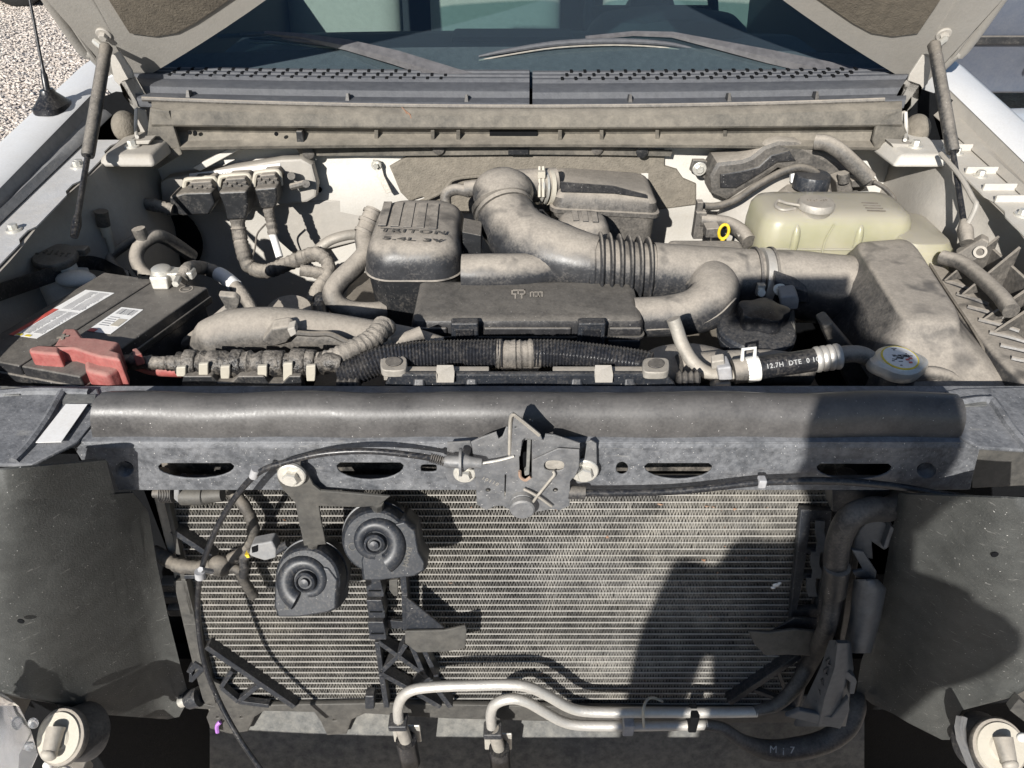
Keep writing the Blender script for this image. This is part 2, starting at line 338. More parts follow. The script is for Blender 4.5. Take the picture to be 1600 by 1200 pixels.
o = st.build('gravel_stones', 'gravel', fix=False, smooth=False); o['kind'] = 'stuff'; tag(o, 'loose pinkish beige gravel stones spread over the ground', 'gravel')

def parked_car(loc, label, group):
    t = thing('parked_car', label, 'car', group); Lx, Yy = loc; b = MB()
    prof = [(0, .28), (0.02, .40), (-.03, .55), (-.05, .75), (-.02, .92), (.10, 1.0), (1.5, 1.0), (1.62, .75), (1.6, .28)]
    b.loft([[Vector((x, Yy + p[0] + abs(e) * .12, p[1])) for p in prof] for x, e in ((Lx, 1), (Lx + .25, 0), (Lx + 4.0, 0), (Lx + 4.3, 1))])
    b.build('body', 'car_paint', t, bev=.02)
    b = MB(); b.loft([[Vector((x + dx, Yy + y, z)) for y, z in ((.12, 1.0), (.42, 1.45), (1.2, 1.45), (1.5, 1.0))] for x, dx in ((Lx + .7, 0), (Lx + 1.1, 0), (Lx + 3.0, 0), (Lx + 3.6, 0))]); b.build('cabin', 'black', t, bev=.03)
    for x in (Lx + 1.15, Lx + 2.2, Lx + 3.25):
        b = MB(); b.prism([Vector((x, Yy - .056, .42)), Vector((x + .006, Yy - .056, .42)), Vector((x + .006, Yy - .040, .92)), Vector((x, Yy - .040, .92))], (0, .03, 0)); b.build('door_seam', 'black', t)
    b = MB(); b.box((Lx + 2.2, Yy - .052, .60), (3.0, .03, .05)); b.build('side_moulding', 'plastic', t, bev=.01)
    for x in (Lx + .75, Lx + 3.45):
        b = MB(); b.lathe([(0, -.02), (.20, -.02), (.30, .0), (.33, .03), (.33, .2), (.30, .22), (0, .22)], (x, Yy - .02, .33), (0, 1, 0), 36); w = b.build('wheel', 'tyre', t)
        b = MB(); b.lathe([(0, -.03), (.05, -.03), (.19, -.035), (.20, -.02), (0, -.015)], (x, Yy - .02, .33), (0, 1, 0), 24); b.build('rim', 'alu', w)
parked_car((.9, 4.9), 'dark blue grey car parked side on beyond the silver fender', None)
parked_car((-8.88, 9.3), 'dark car on the far gravel showing only one black tyre beyond the antenna', None)
b = MB(); p = PZ(131, 144, 0.04); ax = Vector((.8, .5, .02))
bt = thing('plastic_bottle', 'small drink bottle with a bright blue cap lying on the gravel', 'bottle')
b.lathe([(0, 0), (.03, 0), (.032, .02), (.03, .1), (.033, .16), (.014, .2), (.013, .21)], p + ax * .02, -ax, 18); b.build('bottle_body', 'lens', bt)
mat('blue_cap', (.01, .12, .62), .4, bump=0)
b = MB(); b.lathe([(0, 0), (.036, 0), (.036, .045), (.03, .055), (0, .055)], p - ax * .02, ax, 18); b.build('cap', 'blue_cap', bt)

wcar = thing('parked_car', 'white car parked close beyond the right fender, only its front lid showing', 'car')
b = MB(); b.loft([[Vector((1.95 + x, 1.55 + y, z)) for x, y in rr(1.5 - 2 * i, 1.75 - 2 * i, .2, 6)] for z, i in ((.30, .03), (.60, .0), (.86, .02), (.93, .06), (.955, .14), (.965, .3))]); b.build('front_lid', 'silver_white', wcar, angle=50)
for x in (1.24, 2.66):
    b = MB(); b.lathe([(0, -.1), (.28, -.1), (.31, -.07), (.31, .07), (.28, .1), (0, .1)], (x, 1.5, .31), (1, 0, 0), 32); b.build('wheel', 'tyre', wcar)
# ================================================================== fenders
def ys(a, b, n): return [a + (b - a) * i / n for i in range(n + 1)]
zf = lambda y: 1.096 + .075 * (y - .99)
zo = lambda y: 1.143 + .125 * (y - 1.21)
for s, side in ((-1, 'left'), (1, 'right')):
    lab = 'silver fender beside the battery with the antenna on it, grey ledge along its inner edge' if s < 0 else 'pale silver fender beside the air filter housing, sunlit flange along its inner edge'
    t = thing('fender', lab, 'fender')
    rows = [[Vector((X0 + s * hx, y, z(y))) for hx, z in ((.868, lambda y: zo(y) - .006), (.878, zo), (.925, lambda y: zo(y) + .004), (.955, lambda y: zo(y) - .012), (.972, lambda y: zo(y) - .06), (.985, lambda y: zo(y) - .25), (.985, lambda y: .45))] for y in ys(.55, 1.75, 14)]
    b = MB(); b.sheet(rows if s > 0 else [list(reversed(r)) for r in rows], .002); b.build('outer_panel', 'silver_paint', t, angle=60)
    rows = [[Vector((X0 + s * hx, y, z)) for hx, z in ((.869, zo(y) - .008), (.862, zo(y) - .03), (.845, zf(y) + .012), (.836, zf(y) + .002))] for y in ys(.60, 1.62, 14)]
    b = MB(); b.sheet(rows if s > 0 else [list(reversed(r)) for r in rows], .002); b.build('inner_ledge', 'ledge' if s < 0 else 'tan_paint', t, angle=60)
    rows = []
    for i, y in enumerate(ys(.93 if s < 0 else .75, 1.47, 40)):
        w = .776 + (.008 if (i // 3) % 4 == 0 else 0)
        rows.append([Vector((X0 + s * hx, y, zf(y))) for hx in (w, .80, .838)])
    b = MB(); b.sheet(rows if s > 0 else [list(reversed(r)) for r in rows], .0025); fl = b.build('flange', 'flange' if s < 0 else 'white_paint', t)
    for px, py in (((20, 354), (121, 259), (118, 240)) if s < 0 else ((1495, 238), (1530, 280), (1590, 352))):
        q = PX(px, py, X0 + s * .805); q.z = zf(q.y); bolt(q, (0, 0, 1), .007, .010, 'zinc', fl)
    if s > 0:
        for px, py in ((1508, 242), (1547, 277), (1575, 305), (1590, 335)):
            q = PX(px, py, X0 + s * .83); b = MB(); b.box((q.x - .02, q.y, zf(q.y) + .006), (.055, .004, .012)); b.build('stiffening_rib', 'white_paint', fl)
    # inner wall of the engine bay below the flange
    t2 = thing('inner_fender', 'shaded tan metal wheel house wall behind the washer reservoir cap' if s < 0 else 'dusty white wheel house wall behind the gas strut rod', 'panel')
    kk = lambda y: min(1, max(0, (1.34 - y) / .16)) * .085
    rows = [[Vector((X0 + s * (.779 + dx + (kk(y) if dx < 0 else 0) + .006 * math.sin(y * 17)), y, z)) for dx, z in ((0, zf(y) - .004), (-.006, zf(y) - .03), (-.02, zf(y) - .08), (-.03, zf(y) - .22), (-.01, zf(y) - .40), (-.01, .4))] for y in ys(.66, 1.56, 24)]
    b = MB(); b.sheet(rows if s > 0 else [list(reversed(r)) for r in rows], .003); b.build('wall_panel', 'tan_paint', t2, angle=60)
    q0 = Vector((X0 + s * .73, 1.44, 1.135))
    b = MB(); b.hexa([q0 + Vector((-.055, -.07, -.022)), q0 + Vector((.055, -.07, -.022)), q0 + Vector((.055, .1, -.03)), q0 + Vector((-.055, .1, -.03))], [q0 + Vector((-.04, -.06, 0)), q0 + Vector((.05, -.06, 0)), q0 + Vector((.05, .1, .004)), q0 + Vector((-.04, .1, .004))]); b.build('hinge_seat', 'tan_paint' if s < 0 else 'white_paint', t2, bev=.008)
    bolt(q0 + Vector((0, -.02, .001)), (0, 0, 1), .008, .012, 'zinc', t2)
# right wall: raised wire guide and strut socket area
# antenna
t = thing('antenna', 'thin dark whip antenna on a black foot on the silver fender', 'antenna')
q = PX(95, 205, X0 - .905); q.z = zo(q.y) + .002
b = MB(); b.loft([[q + Vector((x, y * 1.6, h)) for x, y in rr(w, d, r)] for w, d, r, h in ((.055, .052, .02, -.004), (.055, .052, .02, .006), (.046, .042, .016, .011), (.026, .022, .01, .026), (.020, .018, .008, .034))]); b.build('foot', 'rubber_clean', t)
tip = PY(43, -12, q.y + .035); d = (tip - (q + Vector((0, 0, .04)))).normalized()
b = MB(); a = q + Vector((0, 0, .030)); b.tube([a, a + d * .03, a + d * .034, a + d * .05, a + d * .6], [.0065, .0062, .004, .0028, .0022], 10, sm=0); b.build('mast', 'rubber_clean', t)

# ================================================================== firewall
fw = thing('firewall', 'dusty white metal firewall behind the engine with a grey fibre patch', 'panel')
YF = 1.565
rows = [[PY(px, py, YF + dy + .006 * math.sin(px * .03)) for px in range(60, 1561, 50)] for py, dy in ((222, 0), (262, .0), (270, -.006), (330, -.006), (338, .0), (380, .01), (560, .02), (900, .03))]
b = MB(); b.sheet(rows, .003); b.build('panel', 'white_paint', fw, angle=60)
# fibre insulation blanket
ol = [(612, 262), (640, 246), (700, 238), (1036, 238), (1036, 262), (1056, 268), (1066, 282), (1085, 290), (1085, 318), (1000, 330), (700, 330), (660, 305), (640, 312), (628, 300)]
plate('fibre_blanket', [ol], lambda x, y: PY(x, y, YF - .014), (0, -1, 0), .012, 'insulation', fw, bevel=.004)
b = MB(); b.tube([PY(640, 322, YF - .02), PY(690, 300, YF - .035), PY(710, 280, YF - .03), PY(760, 274, YF - .02)], .004, 8); b.build('blanket_fold', 'insulation', fw)
ol = [(415, 325), (470, 318), (560, 312), (570, 330), (560, 375), (500, 390), (455, 392), (430, 370)]
plate('foil_heat_patch', [ol], lambda x, y: PY(x, y, YF - .01), (0, -1, 0), .006, 'tan_paint', fw, bevel=.003)
b = MB(); b.lathe([(0, 0), (.085, 0), (.085, .004), (.078, .006), (0, .006)], PY(255, 372, YF - .016), (0, -1, 0), 40); b.build('blower_hole_cover', 'black', fw)
for px, py in ((237, 284), (499, 296), (1398, 290)):
    b = MB(); b.lathe([(0, 0), (.006, 0), (.006, .003), (0, .003)], PY(px, py, YF - .012), (0, -1, 0), 12); b.build('grommet', 'black', fw)
# ground strap on the firewall
gs = thing('ground_strap', 'braided ground strap bolted to the white firewall above the engine cover', 'strap')
b = MB(); b.prism([PY(582, 250, YF - .02), PY(594, 252, YF - .02), PY(600, 275, YF - .025), PY(612, 300, YF - .04), PY(604, 303, YF - .04), PY(590, 278, YF - .025)], (0, .004, 0)); b.build('strap', 'alu_dusty', gs, bev=.001)
bolt(PY(588, 258, YF - .022), (0, -1, 0), .006, .009, 'zinc', gs)
# diagonal braces
for pts, lab in ((((300, 262), (374, 224), (386, 228), (312, 268)), 'left'), (((1240, 224), (1258, 222), (1338, 266), (1318, 268)), 'right')):
    t = thing('cowl_brace', 'flat white brace bar running down from the cowl beside the engine computer' if lab == 'left' else 'flat white brace bar running down from the cowl beside the brake fluid cap', 'brace')
    b = MB(); b.prism([PY(x, y, 1.50) for x, y in pts], (0, .01, 0)); b.build('bar', 'white_paint', t, bev=.002)

# ================================================================== cowl
cw = thing('cowl_plenum', 'brown dusty plastic plenum wall under the wiper cowl', 'panel')
pxs = list(range(238, 1412, 18))
def edge(px): e = (px - 822) / 590; return e * e
prof = [(169, 1.538), (171, 1.530), (174, 1.522), (180, 1.512), (182, 1.508), (199, 1.500), (201.5, 1.502), (203, 1.528), (210, 1.532), (216, 1.522), (226, 1.500), (230, 1.502)]
rows = [[PY(px, py - 11 * edge(px) * (1 if py < 185 else .4) + (10 * edge(px) if py > 215 else 0), y - .05 * edge(px)) for px in pxs] for py, y in prof]
b = MB(); b.sheet(rows, .003); b.build('wall', 'cowl_wall', cw, angle=35)
for px in (588, 676, 716, 875, 940, 1027, 1133):
    b = MB(); b.hexa([PY(px - 3, 219, 1.512), PY(px + 3, 219, 1.512), PY(px + 3, 219, 1.535), PY(px - 3, 219, 1.535)], [PY(px - 3, 203, 1.505), PY(px + 3, 203, 1.505), PY(px + 3, 203, 1.535), PY(px - 3, 203, 1.535)]); b.build('rib', 'cowl_wall', cw, bev=.001)
for a, c in ((765, 840), (1076, 1116)):
    b = MB(); b.prism([PY(a, 202, 1.524), PY(c, 202, 1.524), PY(c, 213, 1.524), PY(a, 213, 1.524)], (0, .004, 0)); b.build('drain_slot', 'black', cw)
b = MB(); b.prism([PY(462, 205, 1.492), PY(472, 205, 1.492), PY(476, 226, 1.492), PY(464, 226, 1.492)], (0, .02, 0)); b.build('clip', 'plastic', cw, bev=.002)
for px, py in ((297, 207), (305, 207), (432, 209)):
    b = MB(); b.lathe([(0, 0), (.004, 0), (.004, .002), (0, .002)], PY(px, py, 1.478), (0, -1, 0), 10); b.build('pinhole', 'black', cw)
fl = plate('lower_flange', [[(460, 226), (560, 230), (700, 226), (800, 223), (1050, 236), (1048, 244), (950, 242), (826, 241), (640, 243), (470, 243)]], lambda x, y: PY(x, y, 1.532), (0, -1, 0), .004, 'cowl_wall', cw)
for px, py in ((482, 239), (685, 232), (933, 232), (1003, 237)):
    b = MB(); b.lathe([(0, 0), (.012, 0), (.012, .003), (.006, .005), (0, .005)], PY(px, py, 1.528), (0, -1, 0), 20); b.build('push_pin', 'dusty' if px != 1003 else 'plastic', fl)
b = MB(); b.prism([PY(794, 222, 1.526), PY(826, 222, 1.526), PY(826, 242, 1.526), PY(794, 242, 1.526)], (0, .003, 0)); b.build('joint_plate', 'plastic', cw, bev=.001)
# right end gusset
plate('end_gusset', [[(1402, 176), (1408, 190), (1425, 234), (1370, 232), (1366, 218), (1372, 196), (1385, 180)]], lambda x, y: PY(x, y, 1.455), (0, -1, 0), .01, 'cowl_wall', cw, bevel=.003)
plate('end_gusset', [[(236, 172), (262, 176), (282, 240), (246, 262), (228, 258), (240, 238), (232, 212)]], lambda x, y: PY(x, y, 1.455), (0, -1, 0), .01, 'cowl_wall', cw, bevel=.003)
# weather strip along the cowl lip
ws = MB(); ws.tube([PY(px, 167 - 12 * edge(px), 1.535 - .05 * edge(px)) for px in range(222, 1416, 40)], .0045, 8); tag(ws.build('weather_strip', 'dusty'), 'thin rubber weather strip along the front lip of the cowl', 'seal')

cg = thing('cowl_grille', 'dark grey slotted plastic wiper cowl below the windshield', 'grille')
def cpt(px, v, dz=0):                                # v 0 front lip .. 1 windshield
    py = 164 + (120 - 164) * v; e = edge(px)
    p = PY(px, py - (9 - 5 * v) * e, 1.545 + .165 * v - .05 * e); return p + Vector((0, 0, dz))
cp = [(0, -.014), (.02, -.002), (.04, 0), (.22, .0), (.26, .010), (.30, .012), (.55, .012), (.585, .018), (.64, .018), (.66, .012), (.70, .012), (.72, .018), (.77, .018), (.79, .012), (.83, .012), (.85, .018), (.90, .018), (.92, .013), (1.0, .012)]
cuts = (([x for x in range(212, 827, 12)] + [827]), ([832] + [x for x in range(840, 1425, 12)]))
for k, xs in enumerate(cuts):
    b = MB(); b.sheet([[cpt(px, v, dz + (.0 if k else .002)) for px in xs] for v, dz in cp], .003); gp = b.build('grille_panel', 'cowl', cg, angle=30)
    sl = MB()
    for j, v in enumerate((.61, .745, .875)):
        for px in range(270 if k == 0 else 878, 700 if k == 0 else 1330, 21):
            q = cpt(px + j * 7, v, .0185); sl.box(q, (.006, .012, .004))
    so = sl.build('vent_slots', 'black', gp); so['kind'] = 'stuff'
for px in (296, 544, 729, 984, 1138, 1274):
    b = MB(); q = cpt(px, .12, .006); b.hexa([q + Vector((-.004, -.01, -.006)), q + Vector((.004, -.01, -.006)), q + Vector((.004, .012, -.006)), q + Vector((-.004, .012, -.006))], [q + Vector((-.002, -.002, .008)), q + Vector((.002, -.002, .008)), q + Vector((.003, .012, .004)), q + Vector((-.003, .012, .004))]); b.build('fin', 'plastic', cg)

# ================================================================== windshield, wipers, cabin
wsY, wsZ = 1.712, 1.198; WN = Vector((0, -.515, .857)); WP = Vector((0, wsY, wsZ))
def PW(px, py, off=0): return PP(px, py, WP + WN * off, WN)
def wpt(x, t, off=0):                                # x metres, t up the glass
    e = ((x - X0) / .78) ** 2; return Vector((x, wsY + .857 * t - .06 * e, wsZ + .515 * t - .004 * e)) + WN * off
wsh = thing('windshield', 'tinted raked windshield with a dusty dark band along its foot', 'windshield')
xs = [X0 - .80 + 1.6 * i / 24 for i in range(25)]
b = MB(); b.sheet([[wpt(x, t) for x in xs] for t in ys(-.05, .75, 8)], -.004); b.build('glass', 'glass', wsh, angle=80)
b = MB(); b.sheet([[wpt(x, t, .0012) for x in xs] for t in (-.05, 0, .04, .068)], -.0006); b.build('black_band', 'cowl', wsh, angle=80)
def wiper(label, arm, r_arm, blade, pivot):
    t = thing('windshield_wiper', label, 'wiper')
    pts = [PW(x, y, o_) for x, y, o_ in arm]
    rings = []
    for i, p in enumerate(pts):
        tn = (pts[min(i + 1, len(pts) - 1)] - pts[max(i - 1, 0)]).normalized(); sd = tn.cross(WN).normalized(); w = r_arm[i]
        rings.append([p + sd * w, p + sd * w * .7 + WN * w * .7, p - sd * w * .7 + WN * w * .7, p - sd * w, p - WN * w * .2])
    b = MB(); b.loft(rings); b.build('arm', 'arm_paint', t, angle=30)
    b = MB(); q = PW(*pivot, .012); b.lathe([(0, -.02), (.02, -.02), (.021, .006), (.015, .014), (0, .015)], q, WN, 20); b.build('pivot_cap', 'cowl', t)
    bp = [PW(x, y, o_) for x, y, o_ in blade]
    b = MB(); b.tube(bp, [.002, .0045, .006, .006, .0045, .002], 8, sm=4); bl = b.build('blade_frame', 'cowl', t)
    b = MB(); b.tube([p - WN * .004 - Vector((0, .006, .004)) for p in bp], .0016, 6, sm=4); b.build('blade_rubber', 'alu_dusty', bl)
wiper('grey wiper arm lying low on the glass in front of the tan passenger seats', [(760, 134, .012), (712, 122, .016), (620, 92, .02), (545, 72, .018), (470, 58, .016), (420, 53, .014), (340, 58, .012)], [.017, .019, .017, .013, .008, .006, .005], [(390, 60, .010), (440, 62, .012), (490, 66, .014), (540, 70, .014), (570, 74, .01), (585, 76, .006)][::-1], (755, 136))
wiper('wiper with a long exposed blade lying on the glass above the cowl seam', [(1345, 121, .012), (1300, 112, .016), (1200, 90, .02), (1120, 71, .018), (1050, 55, .016), (990, 53, .014), (915, 60, .012)], [.017, .018, .016, .011, .007, .006, .005], [(748, 88, .006), (790, 80, .012), (870, 68, .016), (960, 64, .016), (1040, 68, .012), (1092, 78, .006)], (1350, 124))
# cabin
da = thing('dashboard', 'dark dashboard top seen through the windshield', 'dashboard')
b = MB(); b.sheet([[Vector((x, y - .05 * ((x - X0) / .75) ** 2, z)) for x in xs[1:-1]] for y, z in ((1.72, 1.155), (1.95, 1.160), (2.22, 1.160), (2.31, 1.150), (2.37, 1.10), (2.39, .7))], -.01); b.build('top_pad', 'dash', da, angle=60)
b = MB(); b.loft([[Vector((X0 + .40 + x, 2.26 + y * .8, 1.15 + h)) for x, y in rr(w, .25, .1)] for w, h in ((.46, -.02), (.42, .03), (.36, .055), (.2, .065))]); b.build('instrument_hood', 'dash', da)
b = MB(); b.box((X0 - .02, 2.18, 1.165), (.32, .12, .03)); b.build('centre_tray', 'dash', da, bev=.01)
b = MB(); b.box((X0 - .29, 2.02, 1.162), (.06, .016, .004)); b.build('vent_slot', 'label_grey', da)
b = MB(); b.box((X0 - .235, 2.02, 1.162), (.018, .016, .004)); b.build('vent_slot', 'label_grey', da)
for x, w, lab in ((-.47, .30, 'tan passenger seat back seen through the left of the windshield'), (-.06, .34, 'tan middle seat back seen through the windshield'), (.46, .44, 'tan driver seat back behind the dark steering wheel')):
    t = thing('seat', lab, 'seat'); zt = 1.58
    b = MB(); b.loft([[Vector((X0 + x * 1.45 + xx * (1.5 if w > .3 else 1.5), 3.25 + yy + .25 * h, .75 + h)) for xx, yy in rr(w * f, .16, .06)] for f, h in ((.96, 0), (1, .1), (1, .5), (.92, .66), (.7, .72))]); b.build('backrest', 'seat', t)
    b = MB(); b.loft([[Vector((X0 + x * 1.45 + xx, 3.45 + yy, 1.5 + h)) for xx, yy in rr(.27 * f, .1, .04)] for f, h in ((.8, 0), (1, .05), (1, .15), (.8, .2))]); b.build('headrest', 'seat', t)
    b = MB(); b.box((X0 + x * 1.45, 2.98, .68), (w * 1.45, .5, .16)); b.build('cushion', 'seat', t, bev=.03)
sw = thing('steering_wheel', 'dark steering wheel behind the dashboard', 'steering wheel')
b = MB(); c = Vector((X0 + .40, 2.55, 1.16)); n = Vector((0, -.9, .42)).normalized(); u = Vector((1, 0, 0)); w_ = n.cross(u)
b.tube([c + (u * math.cos(a) + w_ * math.sin(a)) * .19 for a in [2 * math.pi * k / 32 for k in range(33)]], .016, 10, sm=0); b.build('rim', 'dash', sw)
b = MB(); b.lathe([(0, -.02), (.08, -.02), (.07, .02), (0, .03)], c, n, 20); b.box(c, (.36, .03, .04)); b.build('hub', 'dash', sw)
con = thing('rear_console', 'grey console block between the seats with two cup clips', 'console')
b = MB(); b.box((X0 + .02, 3.45, 1.05), (.30, .3, .62)); b.build('block', 'dash', con, bev=.02)
for dx in (-.05, .05):
    b = MB(); b.box((X0 + .02 + dx, 3.295, 1.12), (.06, .02, .09)); b.build('latch', 'label_grey', con, bev=.01)
cab = thing('cab_shell', 'dark cab rear wall and floor behind the seats', 'cab')
b = MB(); b.prism([Vector((-1.0, 4.3, .5)), Vector((1.05, 4.3, .5)), Vector((1.05, 4.3, 1.9)), Vector((-1.0, 4.3, 1.9))], (0, .03, 0)); b.build('rear_wall', 'dash', cab)
b = MB(); b.box((X0, 3.1, .45), (1.9, 2.6, .04)); b.build('floor', 'dash', cab)
b = MB(); b.box((X0, 3.3, 1.92), (1.5, 1.9, .03)); b.build('roof', 'silver_paint', cab)
for s in (-1, 1):
    b = MB(); b.box((X0 + s * .93, 3.1, .82), (.08, 2.5, .74)); b.build('door', 'dash', cab, bev=.02)
    b = MB(); b.tube([wpt(X0 + s * .82, -.02), wpt(X0 + s * .78, .4), Vector((X0 + s * .72, 2.4, 1.9))], .035, 8); b.build('pillar', 'silver_paint', cab)

# ================================================================== hood and struts
HN = Vector((0, -.866, -.5))
def HP(x, t, off=0): return Vector((X0 + x * 1.085, 1.64 - .54 * t, 1.205 + .935 * t)) + HN * off
hd = thing('hood', 'raised hood seen from below, tan painted frame around a brown insulation pad', 'hood')
def t0(x): return .62 - .62 * (abs(x) / .735) ** .66
def hw(t): return .755 + .05 * min(1, max(0, t + .02) / .17) ** .7
rows = []
for i in range(33):
    u = -1 + 2 * i / 32; r = []
    for j in range(15):
        v = (j / 14) ** 1.3; x = u * (.745 + .055 * min(1, v * 4)); a = t0(min(abs(x), .735)) - .03 * max(0, (abs(u) - .94) / .06)
        t = a + (1.05 - a) * v; r.append(HP(x, t, -.006 - .02 * math.sin(math.pi * v) * (1 - u * u)))
    rows.append(r)
b = MB(); b.sheet(rows, .03); b.sheet; b.build('panel', 'hood_paint', hd, angle=50)
ex = [-.735 + 1.47 * k / 30 for k in range(31)]
b = MB(); b.tube([HP(x, t0(x) + .012, .004) for x in ex], .016, 10, sm=0); b.build('rear_rim', 'hood_paint', hd)
b = MB(); b.tube([HP(x * .93, t0(x) + .058, .004) for x in ex], .010, 8, sm=0); b.build('rear_rib', 'hood_paint', hd)
for s in (-1, 1):
    b = MB(); b.tube([HP(s * .752, -.03, .0), HP(s * .782, .05, .0), HP(s * .80, .16, 0), HP(s * .80, 1.03, 0)], .013, 10); b.build('side_rim', 'hood_paint', hd)
    b = MB(); b.loft([[HP(s * (x + dx), t, o_) for x, o_ in ((.765, -.002), (.757, .022), (.712, .024), (.700, -.002))] for t, dx in ((.0, -.01), (.06, 0), (.12, 0), (.3, 0), (.6, 0), (.95, 0))]); b.build('side_rail', 'hood_paint', hd, bev=.004, angle=30)
    b = MB(); b.tube([HP(s * .776, -.01, .006), HP(s * .782, .1, .008), HP(s * .785, .3, .008), HP(s * .785, .95, .008)], .005, 8); b.build('edge_bead', 'hood_paint', hd)
    q = HP(s * .728, .118, .024); bolt(q, HN, .008, .012, 'tan_paint', hd)
b = MB(); b.sheet([[HP(x, t0(x) + .042 + .05 * max(0, (abs(x) - .57) / .11) ** 2 + (.96 - t0(x) - .092) * v, .016 + .012 * math.sin(math.pi * min(1, v * 2.5))) for x in [(-.68 + 1.36 * k / 34) for k in range(35)]] for v in (0, .02, .08, .2, .4, .7, 1)], -.012); b.build('insulation_pad', 'pad', hd, angle=60)
for s in (-1, 1):
    dx = 0 if s < 0 else 0
    P_ = (lambda x, y, Y: PY(x, y, Y)) if s < 0 else (lambda x, y, Y: PY(1628 - x, y + 5, Y))
    b = MB(); b.prism([P_(x, y, 1.53) for x, y in ((170, 88), (186, 80), (206, 110), (217, 148), (222, 172), (214, 170), (203, 150), (178, 126))], (0, .006, 0)); t = b.build('hinge', 'tan_paint', hd, bev=.002)
    b = MB(); b.prism([P_(x, y, 1.52) for x, y in ((190, 126), (200, 140), (216, 170), (212, 176), (192, 150), (186, 132))], (s * -.03, .0, .01)); b.build('fold', 'hood_paint', t, bev=.002)
    b = MB(); b.prism([P_(x, y, 1.50) for x, y in ((212, 168), (228, 172), (236, 205), (224, 212), (211, 212))], (0, .005, 0)); b.build('base_plate', 'tan_paint', t, bev=.002)
    b = MB(); b.prism([P_(x, y, 1.42) for x, y in ((200, 221), (236, 219), (232, 226), (202, 226))], (0, .03, 0)); b.build('foot', 'tan_paint', t, bev=.002)
    b = MB(); b.tube([P_(213, 170, 1.49), P_(212, 200, 1.47), P_(214, 214, 1.425)], .0035, 8); b.build('pin', 'white_paint', t)
    b = MB(); b.ell(P_(196, 198, 1.50), (.024, .03, .030)); tag(b.build('foam_block', 'insulation'), 'grey foam block wedged behind the hood hinge near the ' + ('antenna' if s < 0 else 'sunlit flange'), 'foam')
    # strut
    lab = 'grey gas strut with a dark rod holding the hood up above the battery side' if s < 0 else 'grey gas strut with a dark rod rising past the sunlit flange'
    t = thing('gas_strut', lab, 'gas strut', 'hood gas struts')
    if s < 0: pt, pm, pb = PY(165, 78, 1.50), PY(137, 244, 1.33), PX(119, 352, X0 - .742)
    else: pt, pm, pb = PY(1460, 74, 1.50), PY(1489, 238, 1.33), PX(1508, 360, X0 + .735)
    d = (pm - pt).normalized(); b = MB(); b.tube([pt + d * .015, pt + d * .02, pm - d * .004, pm], [.0105, .0112, .0112, .010], 18, sm=0); b.build('cylinder', 'plastic', t)
    b = MB(); b.tube([pm, pb], .0050, 12, sm=0); b.build('rod', 'rubber_clean', t)
    b = MB(); b.tube([pt - d * .012, pt - d * .006, pt + d * .022], [.006, .0115, .010], 12, sm=0); b.build('upper_socket', 'dusty_dark', t)
    b = MB(); dd = (pb - pm).normalized(); b.tube([pb - dd * .02, pb + dd * .0, pb + dd * .025], [.006, .013 if s > 0 else .008, .011 if s > 0 else .006], 10, sm=0); b.build('lower_socket', 'dusty' if s > 0 else 'rubber_clean', t)
    b = MB(); b.tube([pt, pt + Vector((-s * -.03, .03, .008))], .006, 8, sm=0); b.build('ball_stud', 'zinc', t)

tw = MB(); tw.tube([PY(627, 167, 1.53), PY(634, 174, 1.51), PY(641, 180, 1.502), PY(643, 191, 1.498)], .0014, 6); tw.tube([PY(634, 174, 1.51), PY(636, 181, 1.503), PY(637, 189, 1.498)], .0010, 6); tag(tw.build('twig', 'rust'), 'tiny reddish dry twig hanging over the cowl lip', 'twig')

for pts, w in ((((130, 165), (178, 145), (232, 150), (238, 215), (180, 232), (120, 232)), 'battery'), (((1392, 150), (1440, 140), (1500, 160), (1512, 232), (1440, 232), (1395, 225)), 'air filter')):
    b = MB(); b.prism([PY(x, y, 1.585) for x, y in pts], (0, .01, 0)); tag(b.build('hinge_gap_shade', 'black'), 'dark hinge pocket painted on a black plate between cowl and fender on the %s side' % w, 'shade')  # flat black plate paints the shade of the gap behind the hinge
# ================================================================== radiator support beam
YB = .720
bm_ = thing('radiator_support', 'long scuffed black beam across the front with oval holes', 'beam')
half = lambda x0_, x1_, yt, yb, n=12: [(x0_ + 6, yt), (x1_ - 6, yt), (x1_, yt + 5)] + [((x0_ + x1_) / 2 + (x1_ - x0_) / 2 * math.cos(math.pi * k / n), yt + 7 + (yb - yt - 7) * math.sin(math.pi * k / n)) for k in range(n + 1)] + [(x0_, yt + 5)]
outl = [(118, 702), (150, 694), (400, 693), (1100, 692), (1515, 692), (1530, 700), (1520, 740), (1515, 764), (1350, 765), (185, 765), (178, 745), (168, 720), (150, 716), (128, 718)]
holes = [half(246, 367, 723, 749), half(525, 632, 722, 751), oval(670, 732, 14, 7, 14, 4), oval(972, 732, 11, 11), half(1006, 1114, 723, 750), half(1275, 1395, 724, 750), oval(195, 733, 15, 13), oval(1447, 735, 16, 13)]
plate('front_face', [outl] + holes, lambda x, y: PY(x, y, YB), (0, -1, 0), .003, 'beam', bm_, bevel=.0012)
b = MB(); b.sheet([[PY(x, 765, YB) + Vector((0, dy, dz)) for x in range(185, 1516, 95)] for dy, dz in ((0, .001), (.004, -.004), (.03, -.006))], -.003); b.build('lower_lip', 'beam', bm_)
for px, py in ((195, 733), (1447, 735)):
    b = MB(); b.lathe([(.0125, 0), (.009, .010), (0, .012)], PY(px, py, YB + .001), (0, 1, 0), 20, cap=False); b.build('dimple', 'beam', bm_)
zb = PY(800, 693, YB).z
def top(px, py): return PZ(px, py, zb)
b = MB()
